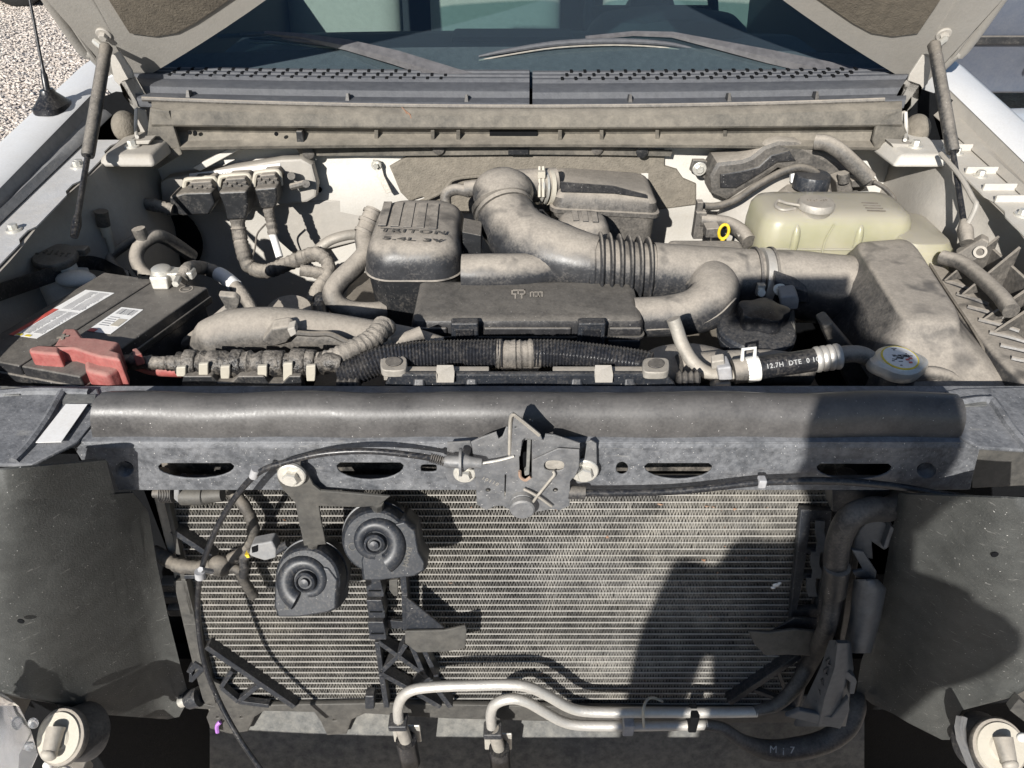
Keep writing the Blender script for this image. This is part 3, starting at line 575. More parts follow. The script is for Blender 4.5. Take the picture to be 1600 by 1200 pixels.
b.sheet([[Vector((x, y, zb + dz)) for x in (-.80, -.66, -.56, -.3, 0, .3, .58, .68, .82)] for y, dz in ((YB - .002, -.006), (YB + .0005, -.001), (YB + .004, .0), (.77, 0), (.835, .0), (.84, -.03))], -.003); b.build('top_face', 'beam', bm_, angle=30)
plate('end_shelf', [[(-60, 606), (150, 608), (160, 640), (118, 690), (50, 724), (-60, 724)]], lambda x, y: PZ(x, y, zb + .006), (0, 0, 1), .005, 'beam', bm_, bevel=.002)
plate('end_shelf', [[(1480, 612), (1500, 608), (1680, 604), (1680, 706), (1530, 697), (1500, 680)]], lambda x, y: PZ(x, y, zb + .006), (0, 0, 1), .005, 'beam', bm_, bevel=.002)
for pts in (((22, 722), (45, 698), (72, 660), (92, 625), (100, 612)), ((0, 616), (60, 612), (140, 614)), ((1548, 624), (1560, 640), (1580, 670), (1610, 705)), ((1500, 630), (1530, 626), (1548, 626))):
    b = MB(); b.tube([PZ(x, y, zb + .006) for x, y in pts], .0065, 8); b.build('ridge', 'beam', bm_)
# worn pale ends under the sight shield
for loop in (((98, 617), (150, 617), (146, 634), (98, 632)), ((2, 604), (38, 606), (30, 618), (0, 618)), ((1496, 622), (1540, 624), (1542, 634), (1500, 636))):
    b = MB(); b.prism([PZ(x, y, zb + .0075) for x, y in loop], (0, 0, .0008)); b.build('worn_patch', 'panel_dusty', bm_)
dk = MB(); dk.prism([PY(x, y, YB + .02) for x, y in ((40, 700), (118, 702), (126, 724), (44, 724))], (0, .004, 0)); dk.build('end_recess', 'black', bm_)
b = MB(); b.prism([PY(x, y, YB + .05) for x, y in ((1518, 700), (1640, 702), (1640, 758), (1516, 764))], (.03, .02, 0)); b.build('end_wall', 'bracket', bm_, bev=.003)
st_ = MB(); st_.prism([PZ(x, y, zb + .0105) for x, y in ((56, 692), (96, 691), (137, 632), (103, 632))], (0, 0, .0008)); sk = st_.build('sticker', 'label_white'); tag(sk, 'plain worn white sticker on the left end of the black beam', 'sticker')
# sight shield: a bent strip lying on the beam
ss = MB()
sec = [(.7285, -.001), (.7285, .012), (.731, .026), (.738, .037), (.749, .043), (.762, .042), (.778, .032), (.792, .018), (.80, .004)]
xs_ = [PY(px, 640, .75).x for px in [146 + (1499 - 146) * k / 40 for k in range(41)]]
rows = []
for j, (y, dz) in enumerate(sec):
    e = j / (len(sec) - 1); rows.append([Vector((xs_[0] + (xs_[-1] - xs_[0]) * (i / 40) + (.018 * e * (1 - i / 20) if i < 20 else -.004 * e * (i / 20 - 1)), y + .0012 * math.sin(i * .9), zb + .004 + dz + .0015 * math.sin(i * .7 + 1) * (dz > .02))) for i in range(41)])
ss.sheet(rows, .003); tag(ss.build('sight_shield', 'cover', angle=60), 'smooth bent black strip lying along the top of the beam', 'trim')

# ================================================================== hood latch
la = thing('hood_latch', 'grey steel hood latch with a pointed top plate bolted to the beam', 'latch')
YL = .694
L_ = lambda off=0: (lambda x, y: PY(x, y, YL - off))
rnd = lambda a: a
back = [(744, 747), (742, 735), (739, 700), (737, 692), (752, 685), (775, 677), (779, 688), (786, 683), (792, 668), (850, 690), (853, 680), (865, 681), (905, 694), (905, 735), (890, 752), (889, 790), (874, 797), (862, 795), (835, 800), (800, 798), (785, 790), (774, 790), (760, 797), (746, 788)]
slot = [(818, 688), (831, 686), (831, 746), (822, 751), (812, 744), (811, 715)]
plate('back_plate', [back, oval(763, 766, 5, 4), [(788, 741), (792, 741), (791, 777), (787, 777)], slot, oval(868, 766, 5, 4)], L_(), (0, -1, 0), .003, 'latch', la, bevel=.0008)
plate('peak_plate', [[(797, 649), (802, 646), (808, 651), (843, 678), (846, 686), (838, 688), (820, 684), (815, 688), (812, 712), (795, 714), (794, 690), (795, 660)], oval(806, 668, 2.5, 2, 8)], L_(.010), (0, -1, 0), .0025, 'latch', la, bevel=.0008)
b = MB(); b.tube([PY(796, 710, YL - .009), PY(797, 660, YL - .012), PY(801, 648, YL - .013), PY(810, 653, YL - .013), PY(843, 680, YL - .011)], .0022, 6, sm=2); b.build('folded_edge', 'alu_dusty', la)
plate('cam_plate', [[(833, 720), (872, 702), (904, 704), (904, 730), (897, 746), (870, 757), (862, 752), (835, 752), (832, 735)], oval(866, 728, 17, 9, 16, 2.6)], L_(.006), (0, -1, 0), .0025, 'latch', la, bevel=.0008)
plate('cam_insert', [oval(868, 728, 16, 8.5, 16, 2.6)], L_(.001), (0, -1, 0), .002, 'alu_dusty', la)
b = MB(); b.prism([PY(x, y, YL - .004) for x, y in ((824, 688), (830, 687), (827, 742), (820, 744), (819, 738), (822, 735))], (0, .008, 0)); b.build('striker_pawl', 'panel_dusty', la, bev=.001)
plate('slot_back', [[(806, 685), (834, 683), (834, 754), (806, 754)]], L_(-.012), (0, -1, 0), .002, 'black', la)
b = MB(); b.tube([PY(812, 736, YL - .003), PY(813, 745, YL - .003), PY(821, 750, YL - .003), PY(829, 745, YL - .003)], .002, 6); b.build('rusty_rim', 'rust', la)
b = MB(); b.tube([PY(864, 736, YL - .010), PY(866, 742, YL - .012), PY(858, 752, YL - .012), PY(833, 784, YL - .010), PY(835, 790, YL - .008)], .0018, 8, sm=3); b.build('wire_spring', 'alu_dusty', la)
b = MB(); b.tube([PY(818, 764, YL - .006), PY(838, 774, YL - .008), PY(862, 791, YL - .006)], .0018, 8, sm=2); b.build('wire_spring', 'alu_dusty', la)
b = MB(); q = PY(816, 782, YL); b.lathe([(0, 0), (.0155, 0), (.0155, .006), (.0145, .0065), (.0145, .008), (.0155, .0085), (.0155, .016), (.0135, .018), (0, .018)], q, (0, -1, 0), 28); b.build('pivot_stud', 'latch', la)
plate('mount_ear', [[(918, 692), (924, 690), (931, 694), (932, 745), (924, 753), (903, 755), (899, 748), (903, 730), (914, 722)]], L_(-.014), (0, -1, 0), .003, 'latch', la)
bolt(PY(913, 735, YL + .014), (0, -1, .05), .010, .012, 'zinc', la)
plate('cable_ear', [[(700, 693), (734, 691), (737, 700), (730, 720), (731, 752), (724, 757), (703, 755), (697, 744), (699, 715)]], L_(-.012), (0, -1, 0), .003, 'latch', la)
bolt(PY(726, 739, YL + .010), (0, -1, .05), .008, .010, 'zinc', la)
# ---- stamped characters
me = text_mesh('10110', .0075, .0004, 1.3); me.transform(frame(PY(766, 752, YL - .0005), (.85, 0, -.5), (0, -1, 0))); finish('stamped_mark', me, 'alu_dusty', la, smooth=False)

# ================================================================== hood release cables
hc = thing('hood_release_cable', 'thin black hood release cable arching from the latch down past the horns', 'cable')
pts = [(700, 721, .686), (650, 712, .684), (580, 705, .684), (510, 708, .684), (450, 721, .684), (402, 740, .684), (362, 785, .684), (332, 840, .684), (313, 900, .69), (309, 960, .685), (318, 1030, .66), (340, 1090, .64), (372, 1150, .61), (415, 1212, .58)]
b = MB(); b.tube([PY(x, y, Y) for x, y, Y in pts], .0038, 10); b.build('sheath', 'rubber_clean', hc)
b = MB(); b.tube([PY(692, 721, .684), PY(700, 721, .684), PY(722, 722, .682), PY(724, 722, .682), PY(734, 722, .68), PY(752, 724, .68)], [.005, .0075, .008, .012, .007, .006], 14, sm=0); b.build('end_fitting', 'latch', hc)
b = MB(); P_ = spline([PY(672, 715, .684), PY(695, 721, .684)], 1)
for k in range(7): b.lathe([(.003, 0), (.0058, .0004), (.0058, .0016), (.003, .002)], P_[0].lerp(P_[1], k / 7), P_[1] - P_[0], 12)
b.build('strain_relief', 'rubber', hc)
b = MB(); b.lathe([(0, 0), (.017, 0), (.017, .003), (0, .003)], PY(718, 722, .682), (1, 0, 0), 24); b.build('grommet_disc', 'latch', hc)
b = MB(); b.tube([PY(752, 724, .68), PY(780, 719, .68), PY(803, 713, .682)], .0016, 8); b.build('inner_wire', 'zinc', hc)
b = MB(); b.tube([PY(312, 893, .682), PY(313, 902, .682)], .007, 10, sm=0); b.tube([PY(313, 890, .68), PY(330, 893, .70)], .004, 6, sm=0); b.build('clip', 'label_grey', hc)
b = MB(); b.tube([PY(400, 733, .684), PY(396, 745, .684)], .0055, 10, sm=0); b.build('clip', 'label_grey', hc)
hc2 = thing('harness_cable', 'black cable running along the lower edge of the beam towards the right liner', 'cable')
b = MB(); b.tube([PY(x, y, .70) for x, y in ((886, 770), (960, 770), (1040, 768), (1100, 763), (1180, 754), (1260, 751), (1330, 753), (1400, 760), (1470, 772), (1540, 782))], .0048, 10); b.build('sheath', 'rubber_clean', hc2)
b = MB(); b.tube([PY(888, 769, .70), PY(914, 770, .70)], .0085, 12, sm=0); b.build('end_sleeve', 'rubber', hc2)
b = MB(); b.box(PY(1190, 753, .699), (.010, .012, .013)); b.build('clip', 'label_grey', hc2, bev=.002)

# ================================================================== condenser
cd = thing('condenser', 'dusty aluminium air conditioning condenser core with fine zigzag fins', 'condenser')
xl, xr = PC(272, 800).x, PC(1300, 800).x
v0 = (PC(800, 752) - CP).dot(CD); v1 = (PC(800, 1108) - CP).dot(CD)
NR = 38; pitch = (v1 - v0) / NR; DEP = .018
me0 = None
for k in range(NR + 1):
    c = CP + CD * (v0 + k * pitch)
    if me0 is None:
        b = MB(); b.loft([[Vector((x, 0, 0)) + CN * p + CD * q for p, q in ((-DEP, -.0007), (-.0015, -.0007), (.0004, -.0003), (.0004, .0003), (-.0015, .0007), (-DEP, .0007))] for x in (xl, xr)])
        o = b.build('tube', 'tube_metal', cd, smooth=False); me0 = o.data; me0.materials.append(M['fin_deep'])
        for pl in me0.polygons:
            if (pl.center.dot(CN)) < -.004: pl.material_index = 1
    else:
        o = bpy.data.objects.new('tube', me0); COL.objects.link(o); o.parent = cd
    o.location = Vector((0, c.y, c.z))
fm = MB(); rf = random.Random(11); V = []; Fc = []
from mathutils import noise as mnoise
step = .0023
for k in range(NR):
    va = v0 + k * pitch + .0006; vb = v0 + (k + 1) * pitch - .0006
    x = xl + rf.random() * step; sgn = 1; bend = 0; A0 = CP + CD * va; B0 = CP + CD * vb
    while x < xr - step:
        x2 = x + step * (1 + rf.uniform(-.25, .25))
        if rf.random() < .02: bend = rf.choice((-1, 1)) * rf.uniform(.001, .003)
        bend *= .75
        p, q = (A0, B0) if sgn > 0 else (B0, A0)
        clog = mnoise.noise(Vector((x * 5, k * .16, 3.1))) + .9 * math.exp(-((x - .16) / .26) ** 2) - .25
        w = .00045 + .0009 * max(0, min(1, clog + rf.uniform(-.25, .25)))
        f = .0002 + rf.random() * .0012
        a = Vector((x + bend, p.y, p.z)) - CN * f; c = Vector((x2 + bend * .6, q.y, q.z)) - CN * f; wx = Vector((w, 0, 0))
        i = len(V); V += [a, a + wx, c + wx, c, c - CN * (DEP - f), a - CN * (DEP - f)]
        Fc += [(i, i + 1, i + 2, i + 3), (i, i + 3, i + 4, i + 5)]; x = x2; sgn = -sgn
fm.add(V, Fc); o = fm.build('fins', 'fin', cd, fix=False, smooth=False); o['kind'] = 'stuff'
b = MB(); c0 = CP - CN * .035
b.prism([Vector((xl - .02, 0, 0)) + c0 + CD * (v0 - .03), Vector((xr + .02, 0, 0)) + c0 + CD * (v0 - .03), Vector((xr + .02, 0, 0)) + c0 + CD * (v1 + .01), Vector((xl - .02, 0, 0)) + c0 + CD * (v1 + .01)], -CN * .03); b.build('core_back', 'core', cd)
for x, s in ((xl, -1), (xr, 1)):
    b = MB(); a = Vector((x + s * .012, 0, 0)) + CP + CD * (v0 - .01) - CN * .008; e = Vector((x + s * .012, 0, 0)) + CP + CD * (v1 + .005) - CN * .008; b.tube([a, e], .014, 16, sm=0); b.build('header', 'alu_dusty' if s < 0 else 'plastic_clean', cd)
# a blob of pale dirt and leaf bits stuck on the fins
for px, py, r in ((1213, 914, .006), (1208, 918, .004), (1218, 911, .0035)):
    b = MB(); b.ell(PC(px, py, .002), (r, .002, r * .7), 8, 5); o = b.build('dirt_blob', 'label_white', cd)

db = MB(); rd = random.Random(21)
for k in range(26):
    p = PC(rd.choice((rd.uniform(1080, 1220), rd.uniform(400, 1200))), rd.choice((rd.uniform(770, 800), rd.uniform(770, 1090))), .001); r_ = rd.uniform(.0015, .004)
    db.add([p + Vector((r_ * rd.uniform(-1.5, 1.5), -.001 * rd.random(), r_ * rd.uniform(-1, 1))) for _ in range(4)], [(0, 1, 2), (0, 2, 3), (0, 3, 1)])
o = db.build('leaf_bits', 'rust', cd, smooth=False); o['kind'] = 'stuff'
# ---- lower tie bar and tabs
lt = thing('lower_tie_bar', 'black plastic tie bar with rounded tabs under the condenser', 'bar')
ol = [(285, 1092), (330, 1104), (600, 1100), (1100, 1110), (1245, 1112), (1245, 1128), (1000, 1130), (700, 1122), (570, 1114), (548, 1124), (540, 1146), (512, 1148), (503, 1128), (492, 1112), (412, 1110), (396, 1120), (386, 1142), (360, 1146), (330, 1138), (324, 1122), (330, 1108), (300, 1106)]
plate('bar', [ol, oval(523, 1125, 5, 2.5, 10), oval(340, 1121, 4, 2.5, 10), oval(377, 1121, 4, 2.5, 10)], lambda x, y: PC(x, y, .012), CN, .010, 'bracket', lt, bevel=.002)
b = MB(); b.prism([PC(x, y, .03) for x, y in ((570, 1088), (585, 1088), (585, 1109), (570, 1109))], -CN * .02); b.build('hook', 'plastic_clean', lt, bev=.003)
mat('purple', (.38, .16, .52), .5)
b = MB(); b.tube([PC(344, 1128, .018), PC(339, 1134, .02), PC(340, 1144, .02)], .0035, 6); b.build('paint_dab', 'purple', lt)

# ================================================================== side frames of the condenser
def bar(parent, pts, w, mat_='plastic_clean', d=.012, name='strut', off=.018):
    b = MB()
    for (x1, y1), (x2, y2) in zip(pts, pts[1:]):
        a, c = PC(x1, y1, off), PC(x2, y2, off); t_ = (c - a).normalized(); n_ = t_.cross(CN).normalized() * w / 2
        b.hexa([a - n_ - CN * d, a + n_ - CN * d, c + n_ - CN * d, c - n_ - CN * d], [a - n_, a + n_, c + n_, c - n_])
    return b.build(name, mat_, parent, bev=.001)
lf = thing('condenser_mount', 'black plastic side frame with diagonal braces beside the horn wiring', 'frame')
bar(lf, [(256, 768), (272, 835), (286, 905), (300, 960)], .007, 'bracket', name='upright')
bar(lf, [(281, 908), (296, 975), (310, 1035), (328, 1100)], .020, 'bracket', d=.02, name='upright')
bar(lf, [(268, 830), (334, 874)], .009, 'plastic_clean', d=.02)
bar(lf, [(284, 902), (322, 902)], .007)
bar(lf, [(322, 1012), (460, 1106)], .010, 'plastic_clean', d=.02)
bar(lf, [(345, 1075), (362, 1050)], .007); bar(lf, [(345, 1075), (372, 1098), (404, 1072)], .008); bar(lf, [(372, 1098), (420, 1104)], .008)
plate('corner_web', [[(310, 1040), (325, 1062), (348, 1072), (370, 1096), (395, 1104), (345, 1108), (325, 1098)]], lambda x, y: PC(x, y, .016), CN, .006, 'bracket', lf)
b = MB(); b.tube([PC(284, 1096, .01), PC(296, 1092, .014), PC(312, 1088, .014)], .010, 12, sm=0); b.build('rubber_mount', 'zinc', lf)
b = MB(); b.tube([PC(298, 1092, .014), PC(304, 1090, .016), PC(312, 1088, .016)], .0165, 14, sm=0); b.build('mount_collar', 'plastic_clean', lf)
plate('hook_clip', [[(292, 1050), (304, 1036), (320, 1046), (300, 1066), (296, 1065), (296, 1052)], [(299, 1052), (305, 1044), (311, 1048), (300, 1058)]], lambda x, y: PC(x, y, .022), CN, .02, 'plastic_clean', lf)
b = MB()
for x, y in ((268, 912), (272, 930), (280, 950)): b.box(PC(x, y, .0), (.03, .02, .018))
b.build('clip_block', 'plastic', lf, bev=.003)
rf_ = thing('condenser_side_bracket', 'shaded black plastic ladder bracket with three windows beside the bent black hose', 'bracket')
ol = [(1253, 798), (1298, 800), (1296, 840), (1288, 930), (1282, 962), (1236, 985), (1238, 940), (1248, 850)]
plate('ladder', [ol, [(1266, 813), (1290, 813), (1288, 858), (1260, 858)], [(1259, 864), (1287, 864), (1284, 898), (1255, 898)], [(1254, 904), (1283, 904), (1278, 952), (1244, 955)]], lambda x, y: PC(x, y, .022), CN, .012, 'plastic_clean', rf_, bevel=.0015)
for pts in (((1281, 812), (1280, 830), (1283, 845), (1281, 860)), ((1274, 860), (1272, 880), (1276, 890), (1274, 901)), ((1267, 901), (1266, 915), (1269, 930))):
    b = MB(); b.sheet([[PC(x - 7, y, .026), PC(x + 7, y, .026)] for x, y in spline([Vector((p[0], p[1], 0)) for p in pts], 4) and [(v.x, v.y) for v in spline([Vector((p[0], p[1], 0)) for p in pts], 4)]], .003); b.build('spring_tab', 'grey_part', rf_)
plate('air_flap', [[(1172, 988), (1200, 990), (1240, 985), (1272, 988), (1278, 1012), (1268, 1024), (1232, 1022), (1198, 1024), (1180, 1006)]], lambda x, y: PC(x, y, .05), CN, .005, 'bracket', rf_, bevel=.002)
plate('flap_web', [[(1206, 988), (1242, 966), (1276, 968), (1276, 990)]], lambda x, y: PC(x, y, .035), CN, .004, 'plastic_clean', rf_, bevel=.001)
bar(rf_, [(1140, 1100), (1250, 1026)], .011, 'plastic_clean', d=.02); bar(rf_, [(1178, 1080), (1226, 1098)], .007); bar(rf_, [(1216, 1050), (1228, 1082)], .007)

# ---- centre brace with hooks, truss and flap
cb = thing('centre_brace', 'black plastic centre brace with three hooks, an X truss and a side flap', 'brace')
for k, y in enumerate((905, 938, 972)):
    b = MB(); b.prism([PC(x, yy, .036) for x, yy in ((570 + k * 2, y), (594 + k * 2.4, y), (596 + k * 2.4, y + 8), (600 + k * 2, y + 22), (600 + k * 2, y + 28), (574 + k * 2, y + 28))], -CN * .03); b.build('hook', 'plastic_clean', cb, bev=.0015)
    b = MB(); b.tube([PC(576 + k * 2, y + 18, .037), PC(595 + k * 2, y + 18, .037)], .0012, 6, sm=0); b.build('hook_rib', 'black', cb)
b = MB(); b.prism([PC(x, y, .012) for x, y in ((574, 880), (600, 880), (606, 996), (584, 996))], -CN * .012); b.build('hook_backing', 'black', cb)
bar(cb, [(628, 880), (632, 930), (634, 985)], .009, 'plastic_clean', d=.03, name='upright', off=.036)
bar(cb, [(604, 975), (634, 978)], .016, d=.006, name='crossbar')
bar(cb, [(582, 885), (586, 1000)], .018, 'plastic_clean', d=.012, name='upright', off=.01)
for a, c, w in (((589, 1004), (596, 1055), .008), ((596, 1055), (604, 1106), .009), ((591, 1004), (622, 1026), .008), ((622, 1026), (662, 1055), .008), ((594, 1052), (622, 1026), .008), ((622, 1026), (634, 1008), .008), ((596, 1054), (640, 1078), .009), ((640, 1078), (688, 1106), .009), ((642, 1008), (662, 1055), .008), ((660, 1012), (682, 1058), .008), ((662, 1055), (672, 1064), .008), ((672, 1064), (704, 1106), .009), ((646, 1074), (672, 1060), .008)):
    bar(cb, [a, c], w, d=.022, off=.026, name='truss')
plate('flap_gusset', [[(636, 936), (642, 940), (696, 984), (694, 988), (636, 988)]], lambda x, y: PC(x, y, .05), CN, .004, 'plastic_clean', cb, bevel=.001)
plate('flap', [[(634, 987), (693, 986), (726, 979), (728, 984), (726, 1012), (698, 1018), (652, 1019), (634, 1005)]], lambda x, y: PC(x, y, .056), CN, .004, 'bracket', cb, bevel=.001)
plate('clip', [[(609, 908), (620, 906), (621, 930), (616, 931), (609, 922)]], lambda x, y: PC(x, y, .03), CN, .004, 'bracket', cb)

# ================================================================== horns
def horn(label, cx, cy, rpx, ax, flare_px, mir, mark):
    t = thing('car_horn', label, 'horn', 'pair of black snail horns'); c = PC(cx, cy, .085); m = mpp(c); r = rpx * m; ax = Vector(ax).normalized()
    b = MB(); b.lathe([(0, -.050), (r * .55, -.050), (r * .80, -.044), (r * .93, -.030), (r * .96, -.018), (r * .93, -.0175), (r * .93, -.015), (r * 1.0, -.0145), (r * 1.0, -.004), (r * .94, -.0035), (r * .94, -.001), (r * .97, 0), (r * .955, .010), (r * .90, .018), (r * .84, .021), (0, .021)], c, ax, 56); bd = b.build('body', 'horn', t, angle=25)
    fr = frame(c, (1, 0, 0), ax)
    b = MB(); b.lathe([(r * .30, .020), (r * .28, .031), (r * .22, .033), (r * .19, .029), (r * .13, .029), (r * .12, .034), (0, .035)], c, ax, 32); b.build('hub', 'horn', t, angle=30)
    sg = 1 if not mir else -1; rings = []; e0 = R(-62) if not mir else R(-118); NS = 60
    for k in range(NS + 1):
        u = k / NS; a = e0 + sg * R(330) * (1 - u); rm = r * (.40 + .26 * u ** 1.5); hw_s = r * (.13 + .17 * u ** 1.6); hh = .006 + .010 * u
        cr = Vector((math.cos(a), math.sin(a), 0)); rings.append([fr @ (cr * (rm + hw_s * math.cos(q)) + Vector((0, 0, .018 + hh * max(0, math.sin(q)) ** .7))) for q in [math.pi * m_ / 9 for m_ in range(10)]])
    b = MB(); b.loft(rings); b.build('spiral_shell', 'horn', t, angle=50)
    b = MB(); L3 = [fr.inverted() @ PP(x, y, c + ax * .012, ax) for x, y in flare_px]
    n = len(L3); cen = sum(L3, Vector()) / n
    rings = []
    for s_, h in ((.92, -.030), (1.0, -.024), (1.0, .010), (.965, .018), (.90, .023)):
        rings.append([fr @ Vector((cen.x + (p.x - cen.x) * s_, cen.y + (p.y - cen.y) * s_, h)) for p in L3])
    b.loft(rings); fl_ = b.build('flare', 'horn', t, bev=.0015, angle=50)
    # ring of raised lettering and maker's mark
    for a0, txt in ((128, 'xxxx xxx xxxxx'), (250, 'xxxx')):
        for k, ch in enumerate(txt):
            if ch == ' ': continue
            a = R(a0 - k * 8.2); me = worn_marks(1, .0055, .0006, k + a0); p = fr @ Vector((math.cos(a) * r * .80, math.sin(a) * r * .80, .0212))
            tdir = fr.to_3x3() @ Vector((math.sin(a), -math.cos(a), 0)); me.transform(frame(p, tdir, ax)); finish('raised_mark', me, 'horn', bd, smooth=False)
    me = text_mesh('FIAMM', .0095, .0006, 1.0, .0002); p = PP(*mark, c + ax * .0232, ax); me.transform(frame(p, fr.to_3x3() @ Vector((-.25, -1, 0)), ax)); finish('raised_mark', me, 'bracket', fl_, smooth=False)
    b = MB(); q = fr @ Vector((-r * .62, -r * .12, .0205)); b.lathe([(.0055, 0), (.0055, .0012), (.0045, .0012), (.0045, 0)], q, ax, 20, cap=False); b.build('raised_ring', 'bracket', bd)
AXH = (-.06, -.86, .46)
horn('upper black snail horn with its flare pointing down right', 590, 838, 56, (.03, -.88, .44), [(562, 872), (580, 820), (634, 806), (652, 822), (658, 858), (668, 874), (667, 888), (650, 898), (592, 905), (566, 905)], False, (636, 870))
horn('lower black snail horn with its flare pointing down left', 488, 897, 56, (-.08, -.86, .46), [(440, 880), (452, 866), (520, 880), (535, 900), (533, 925), (532, 948), (520, 954), (470, 962), (436, 962), (430, 945), (431, 905)], True, (450, 938))
hb = thing('horn_bracket', 'flat Y shaped steel bracket bolted to the beam and carrying both horns', 'bracket')
plate('plate', [[(432, 726), (468, 724), (468, 730), (480, 742), (488, 758), (500, 768), (560, 773), (606, 777), (590, 790), (560, 792), (497, 790), (500, 812), (508, 850), (476, 852), (468, 815), (462, 785), (444, 766), (436, 752)]], lambda x, y: PY(x, y, .706), (0, -1, 0), .004, 'bracket', hb, bevel=.0012)
bolt(PY(456, 742, .702), (0, -1, .05), .010, .012, 'zinc', hb)
b = MB(); b.tube([PY(590, 784, .71), PC(590, 815, .05)], .008, 8, sm=0); b.build('horn_stud', 'bracket', hb)
b = MB(); b.tube([PY(490, 846, .71), PC(488, 880, .05)], .008, 8, sm=0); b.build('horn_stud', 'bracket', hb)

# ---- horn wiring
hw_ = thing('horn_wiring', 'grey taped wiring loop with a plug running to the lower horn', 'wiring')
def taped(pts, r, m_, parent, name='taped_loom', step=.0035, n=10, amp=.10, rs_=random.Random(5)):
    P_ = resample(spline(pts, 8), step); N_ = len(P_); jit = [1 + rs_.uniform(-amp, amp) for _ in range(N_ + 1)]
    b = MB(); b.tube(P_, lambda t_: r * jit[min(int(t_ * (N_ - 1) + .5), N_)], n, sm=0); return b.build(name, m_, parent, angle=50)
taped([PC(x, y, o_) for x, y, o_ in ((360, 768, .02), (378, 785, .03), (392, 810, .035), (396, 835, .035), (385, 858, .035), (362, 873, .035), (345, 883, .035))], .0085, 'dusty_dark', hw_)
taped([PC(x, y, o_) for x, y, o_ in ((240, 862, -.01), (262, 874, .02), (275, 882, .035), (300, 886, .04), (330, 886, .04), (345, 883, .035))], .0105, 'dusty_dark', hw_)
taped([PC(x, y, o_) for x, y, o_ in ((335, 882, .038), (352, 886, .04), (372, 890, .04), (380, 905, .04), (390, 922, .038), (397, 932, .036))], .0075, 'dusty_dark', hw_)
taped([PC(x, y, o_) for x, y, o_ in ((380, 900, .045), (382, 885, .05), (381, 872, .05), (395, 862, .055))], .0065, 'rubber', hw_)
b = MB(); q = PC(345, 884, .04); b.ell(q, (.018, .014, .018)); b.build('tape_joint', 'dusty_dark', hw_)
pl_ = thing('horn_plug', 'grey two pin plug with a yellow lock clipped to the lower horn', 'plug')
b = MB(); b.prism([PC(x, y, .062) for x, y in ((388, 868), (392, 852), (425, 846), (432, 858), (432, 872), (414, 877), (398, 872))], -CN * .022); b.build('shell', 'ledge', pl_, bev=.003)
b = MB(); b.prism([PC(x, y, .064) for x, y in ((382, 867), (388, 867), (390, 871), (386, 872))], -CN * .01); b.build('lock', 'yellow', pl_)
b = MB(); b.prism([PC(x, y, .064) for x, y in ((393, 856), (402, 853), (402, 862), (394, 864))], -CN * .004); b.build('key_slot', 'black', pl_)
b = MB(); b.tube([PC(430, 862, .055), PC(450, 850, .055)], .006, 8, sm=0); b.build('terminal', 'plastic_clean', pl_)
# ---- hood switch behind the beam lip
sw_ = thing('ambient_sensor', 'black ribbed sensor plug under the beam by the left liner', 'sensor')
b = MB(); b.tube([PY(240, 771, .735), PY(253, 771, .735)], .006, 10, sm=0)
for k in range(8): b.lathe([(.004, 0), (.0125, .0004), (.0125, .0014), (.004, .0018)], PY(252 + k * 2.5, 771, .735), (1, 0, 0), 16)
b.build('ribbed_boot', 'rubber', sw_)
b = MB(); b.prism([PY(x, y, .728) for x, y in ((271, 763), (280, 763), (280, 780), (286, 788), (278, 786), (271, 780))], (0, .03, 0)); b.build('collar', 'ledge', sw_, bev=.002)
b = MB(); b.tube([PY(284, 774, .737), PY(318, 774, .737), PY(320, 774, .737), PY(348, 772, .737)], [.013, .013, .011, .010], 14, sm=0); b.build('plug_body', 'bracket', sw_)

# ================================================================== AC lines
l1 = thing('air_conditioning_line', 'upper bare aluminium refrigerant line arching over in front of the condenser foot', 'pipe')
YA = .675
pt = [(623, 1128), (622, 1108), (628, 1090), (645, 1078), (680, 1073), (740, 1071), (800, 1070), (830, 1075), (856, 1087), (886, 1104), (910, 1111), (950, 1113), (1010, 1113), (1072, 1113), (1130, 1113), (1182, 1112)]
b = MB(); b.tube([PY(x, y, YA + (.0 if i > 1 else -.0)) for i, (x, y) in enumerate(pt)], .0083, 16); b.build('pipe', 'alu', l1)
l2 = thing('air_conditioning_line', 'lower bare aluminium refrigerant line with a grey clip below the upper line', 'pipe')
pt = [(768, 1135), (767, 1116), (772, 1102), (786, 1094), (806, 1092), (828, 1099), (852, 1113), (878, 1127), (905, 1133), (950, 1134), (1000, 1134), (1062, 1133), (1105, 1132)]
b = MB(); b.tube([PY(x, y, YA - .002) for x, y in pt], .0083, 16); b.build('pipe', 'alu', l2)
for t_, x, y in ((l1, 622, 1125), (l2, 770, 1138)):
    p = PY(x, y, YA)
    b = MB(); b.box(p + Vector((0, -.0, -.006)), (.030, .026, .014)); b.build('quick_connector', 'plastic_clean', t_, bev=.003)
    b = MB(); b.tube([p, p + Vector((.006, -.004, -.03)), p + Vector((.01, -.008, -.05))], [.010, .0105, .010], 14, sm=0); b.build('pipe_end', 'alu_dusty', t_)
    b = MB(); b.tube([p + Vector((.01, -.008, -.045)), p + Vector((.012, -.010, -.11))], .017, 18, sm=0); b.build('hose', 'rubber_clean', t_)
    b = MB(); b.box(p + Vector((.008, .012, -.06)), (.046, .004, .05)); b.build('bracket', 'zinc', t_, bev=.004)
b = MB(); q = PY(981, 1132, YA - .004); b.box(q, (.017, .024, .030)); b.build('clip', 'label_grey', l2, bev=.002)
b = MB(); q = PY(1082, 1122, YA - .002); b.box(q, (.013, .026, .042)); b.build('clip', 'black', l1, bev=.002)
